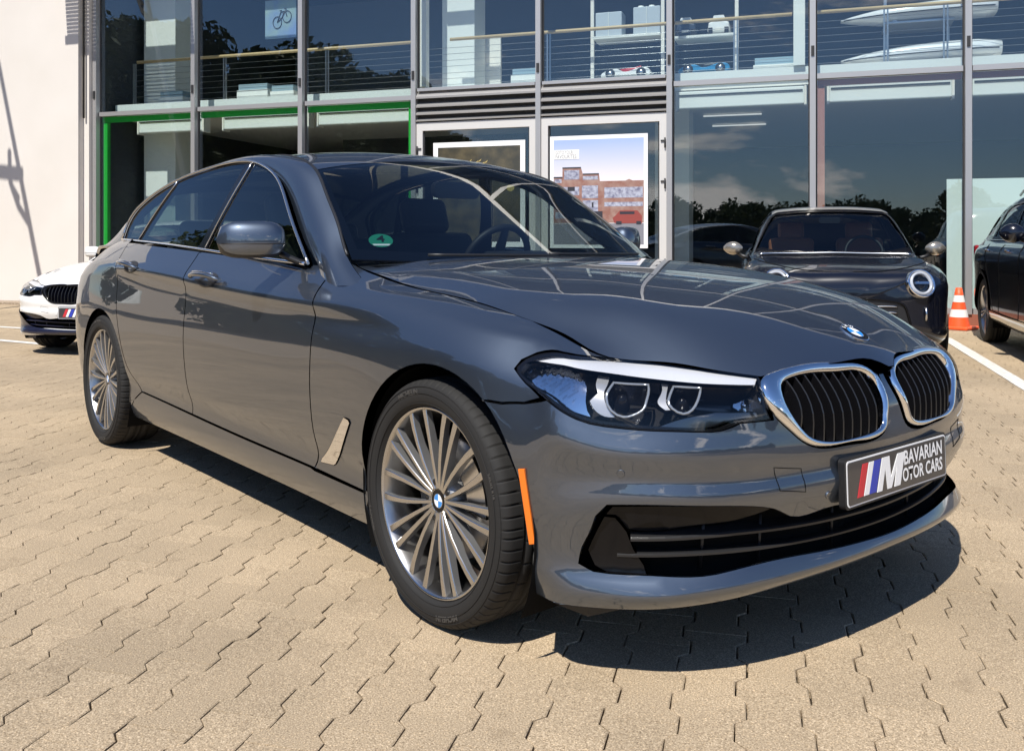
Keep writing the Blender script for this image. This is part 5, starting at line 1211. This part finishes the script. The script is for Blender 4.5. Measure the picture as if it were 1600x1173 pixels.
# ---- generic small-car skin : cross-sections along x
def skin(st):
    """st rows: x, halfwidth, z bottom, z shoulder, z belt, z roof, roof halfwidth"""
    P = []
    for x, w_, zb, zs, zl, zr, rw in st:
        h = [(w_-.07, zb), (w_-.012, zb+.07), (w_, zb+(zs-zb)*.38), (w_, zb+(zs-zb)*.70), (w_-.008, zs), (w_-.05, zl-(zl-zs)*.35), (w_-.095, zl), ((w_-.095)*.42+rw*.58+.012, zl+(zr-zl)*.56), (rw+.004, zl+(zr-zl)*.86), (rw-.10, zr-(zr-zl)*.045), (rw*.5, zr-.006), (0, zr)]
        P.append([(x, -y, z) for y, z in h]+[(x, y, z) for y, z in h[-2::-1]])
    return Loft(P)
def small_car(name, loc, head, label, cat, st, paint, wb, wr, track, arch_r, wins, front_fn):
    e_ = empty(name, loc, label, cat); e_.rotation_euler = (0, 0, head); S = skin(st); e_['_'] = 0; del e_['_']
    fs = lambda pts: S.inv(np.array(pts), f=lambda P: P[:, [0, 2]], facing=lambda s: np.where(s.G[:, :, 1] < 0, 0, 1e6))
    vm = S.kv[len(S.kv)//2]; ue = S.ku[-1]; v0 = .0
    A = [fs(arc(-wb*k, wr, arch_r, 200, -20, 26)) for k in (1, 0)]       # rear, front : travels rear -> front over the top
    out = [np.array([[0, vm], [0, v0]]), A[1][::-1], A[0][::-1], np.array([[ue, v0], [ue, vm]])]
    WL = {k: smooth_loop(fs(p_), corners=c_, step=.04) for k, (p_, c_) in wins.items()}
    ex = front_fn(S, fs, e_)
    mu_ = lambda A_: np.c_[A_[:, 0], 2*vm-A_[:, 1]]
    o_r = np.concatenate(out[:-1]+[np.array([[ue, v0]])])[1:]; full_ = np.concatenate([o_r, mu_(o_r)[::-1]])
    panel('body_skin', S, [full_]+list(WL.values())+[mu_(q) for q in WL.values()]+ex.get('holes', []), paint, e_, h=.06, gap=0, r=.004, depth=.03)
    for k, L_ in WL.items():
        panel(k, S, [inset(L_, .012)], M['glass'], e_, h=.08, gap=0, edge=False, mirror=True, off=-.004)
        panel('window_rubber', S, [inset(L_, -.012), inset(L_, .016)], M['gloss'], e_, h=.05, gap=0, edge=False, mirror=True, off=.003)
    for x in (0, -wb):
        for s in (1, -1):
            k = wr/.3375; w_ = link('wheel', RM, e_, (x, s*track, wr)); w_.rotation_euler = (0, R(20), math.pi if s > 0 else 0); w_.scale = (k, .9, k)
            link('tyre', TY, w_); link('hub', hubm, w_); roundel_ = None
            for sct in range(5):
                for me in list(SPK.values())[1:3]: o = link('spoke', me, w_); o.rotation_euler = (0, R(72*sct), 0)
            m = MB(); aa = np.radians(np.linspace(-25, 205, 24)); yo = track+.08
            m.grid([(x+(arch_r+.01)*math.cos(a), y*s, wr+(arch_r+.01)*math.sin(a)) for a in aa for y in (-yo, -.5)], 24, 2); m.add([(x+(arch_r+.01)*math.cos(a), -.5*s, wr+(arch_r+.01)*math.sin(a)) for a in aa], [tuple(range(24))]); m.obj('wheel_housing', M['dark'], e_)
    MB().box((-wb/2, 0, .25), (wb+.9, 1.0, .12)).obj('underbody', M['dark'], e_)
    MB().box((-wb/2-.1, 0, .55), (wb-.9, 1.5, .5)).obj('cabin_tub', M['cabin'], e_)
    return e_, S, fs
brown = mat('brown leather', (.36, .125, .055), .5); ROOFS = mat('silver grey roof', (.40, .38, .35), .3, .6, coat=1); CAP = mat('champagne mirror cap', (.40, .36, .30), .25, .7, coat=1); BLK = mat('black car paint', (.004, .005, .010), .25, 0, coat=1, spec=.3)
# ---- small black hatchback head-on
mini_st = [(.70, .10, .42, .50, .53, .56, .05), (.69, .42, .30, .60, .66, .70, .36), (.64, .62, .24, .66, .745, .785, .52), (.54, .745, .20, .70, .79, .832, .60), (.38, .815, .19, .73, .825, .865, .64), (.18, .85, .18, .76, .845, .888, .66), (-.15, .862, .18, .79, .87, .918, .66), (-.50, .862, .18, .81, .885, .925, .68),
           (-.64, .862, .18, .82, .895, .965, .68), (-.86, .862, .18, .83, .915, 1.235, .595), (-1.04, .862, .18, .835, .92, 1.372, .565), (-1.30, .862, .18, .84, .925, 1.408, .565), (-1.8, .862, .18, .845, .93, 1.413, .565), (-2.4, .862, .19, .85, .94, 1.40, .555), (-2.8, .85, .22, .85, .945, 1.33, .53), (-2.98, .82, .26, .86, .99, 1.15, .55), (-3.06, .74, .32, .80, .92, 1.02, .52), (-3.10, .50, .42, .70, .78, .84, .40)]
def mini_front(S, fs, e_):
    ff = lambda pts: S.inv(np.array(pts), f=lambda P: P[:, [1, 2]], facing=lambda s: np.where(s.G[:, :, 0] > -1.3, 0, 1e6)); vm = S.kv[len(S.kv)//2]
    # screen (right half to centre; mirrored)
    uT = S.inv(np.array([[-1.02, -.05]]), f=lambda P: P[:, :2], facing=lambda s: np.where(s.G[:, :, 2] > .9, 0, 1e6))[0, 0]; uB = S.inv(np.array([[-.60, -.05]]), f=lambda P: P[:, :2], facing=lambda s: np.where(s.G[:, :, 2] > .9, 0, 1e6))[0, 0]
    vs = S.kv[8]; uB2 = uB+.09
    both_ = lambda A_: np.concatenate([A_, np.c_[A_[:, 0], 2*vm-A_[:, 1]][::-1][1:-1]])
    scr = both_(np.array([[uB, vm], [uB+.005, vm-.35], [uB2-.02, S.kv[7]+.10], [uB2, S.kv[7]-.02], [uT-.03, S.kv[8]-.005], [uT, S.kv[8]+.06], [uT+.005, vm]]))
    panel('windscreen', S, [scr], M['wsglass'], e_, h=.07, gap=0, edge=False, off=-.002)
    panel('screen_border', S, [inset(scr, -.02), inset(scr, .03)], M['gloss'], e_, h=.05, gap=0, edge=False, off=.003)
    uS = np.linspace(uT+.02, S.ku[-1]-.62, 12)
    panel('roof_panel', S, [np.concatenate([np.c_[uS, np.full(12, 2*vm-S.kv[8]-.02)], np.c_[uS[::-1], np.full(12, S.kv[8]+.02)]])], ROOFS, e_, h=.07, gap=0, edge=False, off=.006)
    bon = S.inv(np.array([(-.585, -.01), (-.585, -.3), (-.575, -.5), (-.54, -.68)]), f=lambda P: P[:, :2], facing=lambda s: np.where(s.G[:, :, 2] > .85, 0, 1e6))
    Pq = S(smooth_loop(bon, closed=False))+[0, 0, .012]; PP_ = np.concatenate([Pq[::-1], (Pq*[1, -1, 1])[1:]]); MB().tube(PP_, .014, 8, flat=.7).obj('cowl_strip', M['satin'], e_)
    seam = S.inv(np.array([(.60, -.05), (.585, -.25), (.53, -.42), (.36, -.60), (.10, -.69), (-.3, -.735)]), f=lambda P: P[:, :2], facing=lambda s: np.where((s.G[:, :, 2] > .55) & (s.G[:, :, 1] < 0), 0, 1e6)); Pq = S(smooth_loop(seam, closed=False))+[0, 0, .001]
    for s in (1, -1): MB().tube(Pq*[1, s, 1], .0035, 5).obj('bonnet_seam', M['dark'], e_)
    # headlamps
    for s in (1, -1):
        uv = ff([(-.560, .715)]); c = S(uv)[0]*[1, s, 1]; n_ = np.array([.86, -.40*s, .32]); n_ /= np.linalg.norm(n_); Mx = frame(c+n_*.01, np.cross([0, 0, 1.], n_), np.cross(n_, np.cross([0, 0, 1.], n_)))
        def lp(name, prof, mt, par):
            me = MB().lathe(prof, 40, 'z').mesh(name, mt); me.transform(Mx); return link(name, me, par)
        hl_ = lp('headlight', [(.0001, -.02), (.085, -.02), (.104, .004), (.113, .018), (.118, .004), (.120, -.10)], M['chrome'], e_)
        lp('light_ring', [(.074, .002), (.079, .014), (.088, .017), (.095, .011), (.097, .0)], mat('ring light', (.50, .52, .56), .2, coat=1), hl_)
        lp('projector_lens', [(.0001, .018), (.025, .013), (.043, .001), (.048, -.015)], M['gloss'], hl_)
        lp('lens', [(.0001, .036), (.05, .032), (.09, .024), (.111, .015)], M['lens'], hl_)
        br = MB().box((0, 0, .012), (.125, .02, .02)).mesh('lamp_bar', M['satin']); br.transform(Mx); link('lamp_bar', br, hl_)
        # mirrors
        rows = []
        for k in range(11):
            t = k/10; r_ = math.sin(math.pi*min(.98, max(.02, t)))**.55
            for a in np.linspace(0, 2*math.pi, 18, endpoint=False): rows.append((-.74+.058*r_*math.cos(a)-.03*t, (-.838-.185*t)*s, .992+.066*r_*math.copysign(abs(math.sin(a))**.8, math.sin(a))))
        m = MB().grid(rows, 11, 18, cv=True)
        if s > 0: m.f = [f[::-1] for f in m.f]
        mo = m.obj('door_mirror', CAP, e_)
        MB().tube([(-.75, -.88*s, .945), (-.73, -.84*s, .915), (-.70, -.78*s, .90)], [.02, .018, .022], 8).obj('mirror_arm', M['black'], mo)
        # running lamp chrome and lower fog
        uv = ff([(-.60, .47)]); p_ = S(uv)[0]*[1, s, 1]; MB().tube([p_+[.012, 0, -.05], p_+[.016, -.004*s, 0], p_+[.012, 0, .055]], .010, 6).obj('air_curtain_trim', M['satin'], e_)
    gr = smooth_loop(ff([(-.02, .585), (-.30, .580), (-.42, .55), (-.455, .48), (-.40, .34), (-.02, .33)]), corners=(0, 5), step=.03)
    panel('grille', S, [gr], M['black'], e_, h=.04, gap=0, edge=True, off=.004, mirror=True)
    Pg = S(gr[:])+S.n(gr)*.012
    for s in (1, -1): MB().tube(Pg*[1, s, 1], .009, 6, closed=True).obj('grille_rim', M['gloss'], e_)
    for k, z in enumerate((.38, .43, .48, .53)):
        uv = ff([(-.03, z), (-.2, z), (-.38, z)]); Pb = S(smooth_loop(uv, closed=False))+S.n(smooth_loop(uv, closed=False))*.012
        for s in (1, -1): MB().tube(Pb*[1, s, 1], .007, 6).obj('grille_bar', M['satin'], e_)
    MB().box((.715, 0, .40), (.012, .46, .11)).obj('plate', M['black'], e_)
    for y in (.34, -.34):
        so_ = bevel(MB().box((-1.50, y, .82), (.14, .46, .56), Matrix.Rotation(R(-15), 3, 'Y')).obj('seat', brown, e_), .05, 3)
        bevel(MB().box((-1.60, y, 1.17), (.10, .27, .20), Matrix.Rotation(R(-15), 3, 'Y')).obj('headrest', brown, so_), .05, 4)
    d = MB().box((-.95, 0, .85), (.36, 1.40, .10)); bevel(d.obj('dashboard', M['cabin'], e_), .04, 3)
    c = np.array([-1.13, .34, .95]); a1 = np.array([0, 1., 0]); a2 = np.array([-.42, 0, .9])
    MB().tube([c+.175*(math.cos(a)*a1+math.sin(a)*a2) for a in np.linspace(0, 6.28, 32, endpoint=False)], .016, 8, closed=True).obj('steering_wheel', M['cabin'], e_)
    MB().prism(rrect(.20, .06, .025), 0, .03, fn=lambda a, b, d: (-.98+d, a, 1.27+b)).obj('rear_view_mirror', M['black'], e_)
    return {'holes': [scr]}
MINIH = R(-54)
MINI, MS, mfs = small_car('black_hatchback', (-2.36, 5.15, 0), MINIH, 'small black hatchback with round headlamp, silver mirrors and brown seats behind the grey bonnet', 'car', mini_st, BLK, 2.495, .305, .735, .345,
    {'front_side_window': ([(-1.0, .93), (-1.10, 1.20), (-1.20, 1.345), (-1.95, 1.355), (-2.0, .94)], (0, 1, 2, 3, 4)), 'rear_side_window': ([(-2.06, .945), (-2.02, 1.35), (-2.6, 1.325), (-2.78, 1.18), (-2.8, .96)], (0, 1, 2, 4))}, mini_front)
# ---- tall black car at the right edge, seen from its right flank
cm_st = [(.72, .12, .45, .60, .64, .68, .08), (.70, .50, .36, .70, .78, .82, .42), (.62, .70, .28, .78, .87, .92, .58), (.45, .82, .24, .86, .95, 1.00, .66), (.15, .885, .22, .90, .985, 1.05, .70), (-.25, .90, .22, .92, 1.01, 1.09, .70), (-.60, .90, .22, .93, 1.03, 1.13, .68), (-.85, .90, .22, .935, 1.04, 1.32, .62), (-1.10, .90, .22, .94, 1.045, 1.47, .60), (-1.5, .90, .22, .945, 1.05, 1.545, .60),
         (-2.1, .902, .23, .95, 1.055, 1.56, .60), (-2.67, .908, .24, .95, 1.06, 1.545, .585), (-3.1, .895, .26, .945, 1.06, 1.49, .56), (-3.36, .86, .30, .93, 1.05, 1.34, .55), (-3.48, .78, .36, .88, 1.02, 1.15, .52), (-3.52, .55, .46, .78, .88, .94, .40)]
def cm_front(S, fs, e_):
    for s in (1, -1):
        rows = []
        for k in range(11):
            t = k/10; r_ = math.sin(math.pi*min(.98, max(.02, t)))**.5
            for a in np.linspace(0, 2*math.pi, 18, endpoint=False): rows.append((-.72+.07*r_*math.cos(a)-.02*t, (-.90-.20*t)*s, 1.13+.085*r_*math.sin(a)))
        m = MB().grid(rows, 11, 18, cv=True)
        if s > 0: m.f = [f[::-1] for f in m.f]
        mo = m.obj('door_mirror', BLK, e_); MB().tube([(-.74, -.93*s, 1.08), (-.72, -.88*s, 1.05), (-.70, -.82*s, 1.03)], .02, 8).obj('mirror_arm', M['black'], mo)
        for x0 in (-1.48, -2.38):
            uv = fs([(x0-.09, .96), (x0, .965), (x0+.09, .962)]); P = S(uv)+S.n(uv)*.03; P[0] -= S.n(uv)[0]*.025; P[2] -= S.n(uv)[2]*.025
            MB().tube((np.array(P))*[1, s, 1], .013, 8, flat=.7).obj('door_handle', M['chrome'], e_)
        for pts in ([(-1.05, 1.03), (-1.0, .9), (-.98, .6), (-1.0, .36)], [(-1.86, 1.05), (-1.84, .9), (-1.83, .6), (-1.85, .36)], [(-2.58, 1.05), (-2.50, .92), (-2.40, .75), (-2.22, .50), (-2.12, .37)], [(-1.0, .36), (-1.6, .36), (-2.12, .37)]):
            uv = smooth_loop(fs(pts), closed=False, step=.05); MB().tube((S(uv)+S.n(uv)*.0005)*[1, s, 1], .003, 5).obj('door_gap', M['dark'], e_)
        for x0, a0, a1 in ((-2.67, -8, 188), (0, -8, 188)):
            pa = fs(arc(x0, .345, .415, a0, a1, 24)); pb = fs(arc(x0, .345, .372, a1, a0, 24)); 
            for o_ in panel('arch_cladding', S, [np.concatenate([pa, pb])], M['black'], e_, h=.04, gap=0, off=.012, depth=.03): 
                if s < 0: o_.data.transform(Matrix.Diagonal((1, -1, 1, 1))); o_.data.flip_normals()
        cl = fs([(-.42, .25), (-.44, .36), (-1.2, .352), (-2.25, .36), (-2.27, .25)])
        for o_ in panel('sill_trim', S, [smooth_loop(cl, corners=(0, 1, 3, 4), step=.05)], M['satinsill'], e_, h=.05, gap=0, off=.010):
            if s < 0: o_.data.transform(Matrix.Diagonal((1, -1, 1, 1))); o_.data.flip_normals()
        uv = smooth_loop(fs([(-.98, 1.052), (-1.8, 1.062), (-2.6, 1.068), (-3.15, 1.07)]), closed=False, step=.06); MB().tube((S(uv)+S.n(uv)*.006)*[1, s, 1], .009, 6).obj('belt_trim', M['chrome'], e_)
        MB().tube([(-1.2, -.53*s, 1.56), (-1.4, -.53*s, 1.59), (-2.6, -.52*s, 1.585), (-2.8, -.51*s, 1.55)], .014, 8).obj('roof_rail', M['satin'], e_)
        uv = fs([(-3.40, .92)]); p_ = S(uv)[0]*[1, s, 1]; bevel(MB().box(p_, (.10, .05, .20)).obj('tail_light', mat('tail red', (.25, .01, .01), .2, coat=1), e_), .02)
    return {}
M['satinsill'] = mat('satin black sill', (.05, .05, .052), .18, .3, coat=1)
CMH = R(-57)
hx_, hy_ = math.cos(CMH), math.sin(CMH); rw_ = np.array([-2.23, 7.77])+np.array([-hy_, hx_])*.885+np.array([hx_, hy_])*2.67
CMN, CS, cfs = small_car('tall_black_car', (rw_[0], rw_[1], 0), CMH, 'tall glossy black car at the right edge, rear wheel beside the traffic cone', 'car', cm_st, BLK, 2.67, .335, .785, .375,
    {'front_side_window': ([(-.98, 1.075), (-1.12, 1.28), (-1.30, 1.42), (-1.80, 1.455), (-1.80, 1.08)], (0, 2, 3, 4)), 'rear_side_window': ([(-1.88, 1.08), (-1.88, 1.457), (-2.50, 1.445), (-2.62, 1.30), (-2.62, 1.085)], (0, 1, 2, 4)), 'quarter_window': ([(-2.70, 1.088), (-2.70, 1.30), (-2.62, 1.425), (-2.95, 1.40), (-3.12, 1.28), (-3.16, 1.10)], (0, 2, 3, 5))}, cm_front)
# ================================================================= CONE, TREES, POLE
CN = empty('traffic_cone', (-3.02, 8.93, 0), 'orange and white striped traffic cone beside the black car wheel', 'traffic cone')
orange = mat('cone orange', (.85, .10, .02), .5, coat=.2); conew = mat('cone white', (.80, .78, .75), .55)
bevel(MB().box((0, 0, .02), (.34, .34, .04)).obj('cone_base', orange, CN), .015, 3)
lv = [(.035, .135, .0, .0), ]
def rz(z): return .125-(z-.04)*(.125-.035)/.46
for z0, z1, mt, nm in ((.04, .15, orange, 'cone_band'), (.15, .24, conew, 'cone_stripe'), (.24, .33, orange, 'cone_band'), (.33, .41, conew, 'cone_stripe'), (.41, .50, orange, 'cone_band')):
    e_ = .001 if mt is conew else 0
    MB().lathe([(rz(z0)+e_, z0), (rz(z1)+e_, z1)]+([(.02, z1+.002), (.018, z1-.03)] if z1 == .50 else []), 32, 'z').obj(nm, mt, CN)
line((-2.66+.02, 7.77), (.6, 2.9), .115); line((-3.9, 9.6), (-2.66, 7.77), .115)
line((-8.28, .03), (-15.0, -2.45), .10); line((-8.2, 1.35), (-14.0, -.75), .08) if False else None
line((-9.3, .75), (-14.2, -1.45), .10)
# trees and shrubs across the yard behind the camera: they show in the glass and the paintwork
leafm = [mat('foliage', c, .7, spec=.2, var=(1.2, d)) for c, d in (((.045, .075, .02), (.08, .11, .035)), ((.035, .06, .022), (.06, .085, .03)), ((.06, .085, .03), (.09, .12, .05)))]
bark = mat('bark', (.09, .065, .045), .9)
def tree_mesh(seed, h, w_, n):
    r = random.Random(seed); clumps = []
    for _ in range(34):
        a = r.uniform(0, 6.28); f = r.random()**.5; z = h*r.uniform(.04, .96); rad = w_*(.35+.65*math.sin(math.pi*min(1, z/h)**.8))*f
        clumps.append((rad*math.cos(a), rad*math.sin(a), z, r.uniform(.35, .75)*w_*.5))
    V = []; F = []
    for k in range(n):
        cx, cy, cz, cr = clumps[r.randrange(34)]; d = Vector((r.gauss(0, 1), r.gauss(0, 1), r.gauss(0, .8))).normalized()*cr*r.random()**.4
        p = Vector((cx, cy, max(.2, cz)))+d; q = Vector((r.gauss(0, 1), r.gauss(0, 1), r.gauss(0, 1))).normalized(); s_ = r.uniform(.09, .20)
        t1 = q.orthogonal().normalized()*s_; t2 = q.cross(t1).normalized()*s_*.6; o = len(V); V += [p-t1, p+t2, p+t1, p-t2]; F.append((o, o+1, o+2, o+3))
    me = bpy.data.meshes.new('crown'); me.from_pydata([tuple(v) for v in V], [], F); return me
def trunk_mesh(h, seed):
    r = random.Random(seed); m = MB().tube([(0, 0, 0), (.05, .02, h*.3), (.02, .06, h*.6), (.06, .03, h*.85)], [.16, .12, .07, .03], 8)
    for k in range(5):
        a = r.uniform(0, 6.28); z = h*r.uniform(.25, .6); m.tube([(0, 0, z), (.5*math.cos(a), .5*math.sin(a), z+.45), (1.0*math.cos(a), 1.0*math.sin(a), z+1.0)], [.06, .04, .015], 6)
    return m.mesh('trunk', bark)
kinds = [(tree_mesh(k, h, w_, 5200), trunk_mesh(h, k)) for k, (h, w_) in enumerate(((3.7, 2.4), (3.3, 2.6), (4.1, 2.3), (2.9, 2.8)))]
tn = 0
for deg in np.arange(-112, 30, 2.2):
    a = R(deg+rng.uniform(-1.2, 1.2)); rad = 44+rng.uniform(-6, 8); k = rng.randrange(4)
    kl = ['mid-green round tree', 'low broad dark shrub tree', 'tall loose tree', 'spreading low hedge tree'][k]
    e_ = empty('tree', (2+rad*math.cos(a), -3+rad*math.sin(a), 0), kl+' across the yard, mirrored in the showroom glass', 'tree', 'trees across the yard'); s_ = rng.uniform(.9, 1.12); e_.scale = (s_, s_, s_*rng.uniform(.92, 1.06)); e_.rotation_euler = (0, 0, rng.uniform(0, 6))
    kinds[k][0].materials.clear(); kinds[k][0].materials.append(leafm[k % 3])
    link('crown', kinds[k][0], e_); link('trunk', kinds[k][1], e_)
big = tree_mesh(77, 8.0, 3.4, 22000); big.materials.append(leafm[0]); big2 = tree_mesh(78, 7.4, 3.4, 20000); big2.materials.append(leafm[1]); bigt = trunk_mesh(8.0, 5)
for k_, (deg, rad) in enumerate([(-162, 24), (-156, 21), (-150, 24), (-145, 20), (-139, 22), (-133, 24), (-128, 21), (-122, 23), (-117, 25), (-111, 23), (-105, 25)]):
    a = R(deg); e_ = empty('tree', (1+rad*math.cos(a), -2+rad*math.sin(a), 0), 'tall leafy tree beside the yard, mirrored in the grey car\'s flank', 'tree', 'tall trees beside the yard'); s_ = rng.uniform(.9, 1.15); e_.scale = (s_, s_, s_); e_.rotation_euler = (0, 0, rng.uniform(0, 6))
    link('crown', (big, big2)[k_ % 2], e_); link('trunk', bigt, e_)
# leaning mast with two arms, out of frame to the left: its shadow falls on the white end wall
SL = Vector((SUN.x*math.cos(BANG)+SUN.y*math.sin(BANG), -SUN.x*math.sin(BANG)+SUN.y*math.cos(BANG), SUN.z))
def off_wall(t, z, out): k = out/-SL.y; return (t+SL.x*k, -.27+SL.y*k, z+SL.z*k)
MS_ = empty('leaning_mast', bw(-1.4, -3.2, 0), 'grey leaning mast with two short arms casting a slanting shadow on the white wall', 'mast')
pa = [Vector(bw(*off_wall(-1.871+.2446*(4.055-z), z, 2.9)))-MS_.location for z in (-3.9, 0, 2, 4.2)]
galv = mat('galvanised steel', (.35, .36, .37), .45, .7)
MB().tube([tuple(q) for q in pa], [.055, .05, .045, .04], 10).obj('mast_pole', galv, MS_)
for p_ in ([(-2.05, 2.30), (-1.36, 2.22)], [(-1.66, 2.62), (-1.64, 2.1), (-1.45, 1.66), (-1.22, 1.36)], [(-1.60, 2.0), (-1.46, 1.80)]):
    q_ = [tuple(Vector(bw(*off_wall(t, z, 2.9)))-MS_.location) for t, z in p_]; MB().tube(q_, .075 if p_[0][0] < -2 else .045, 8).obj('mast_arm', galv, MS_)
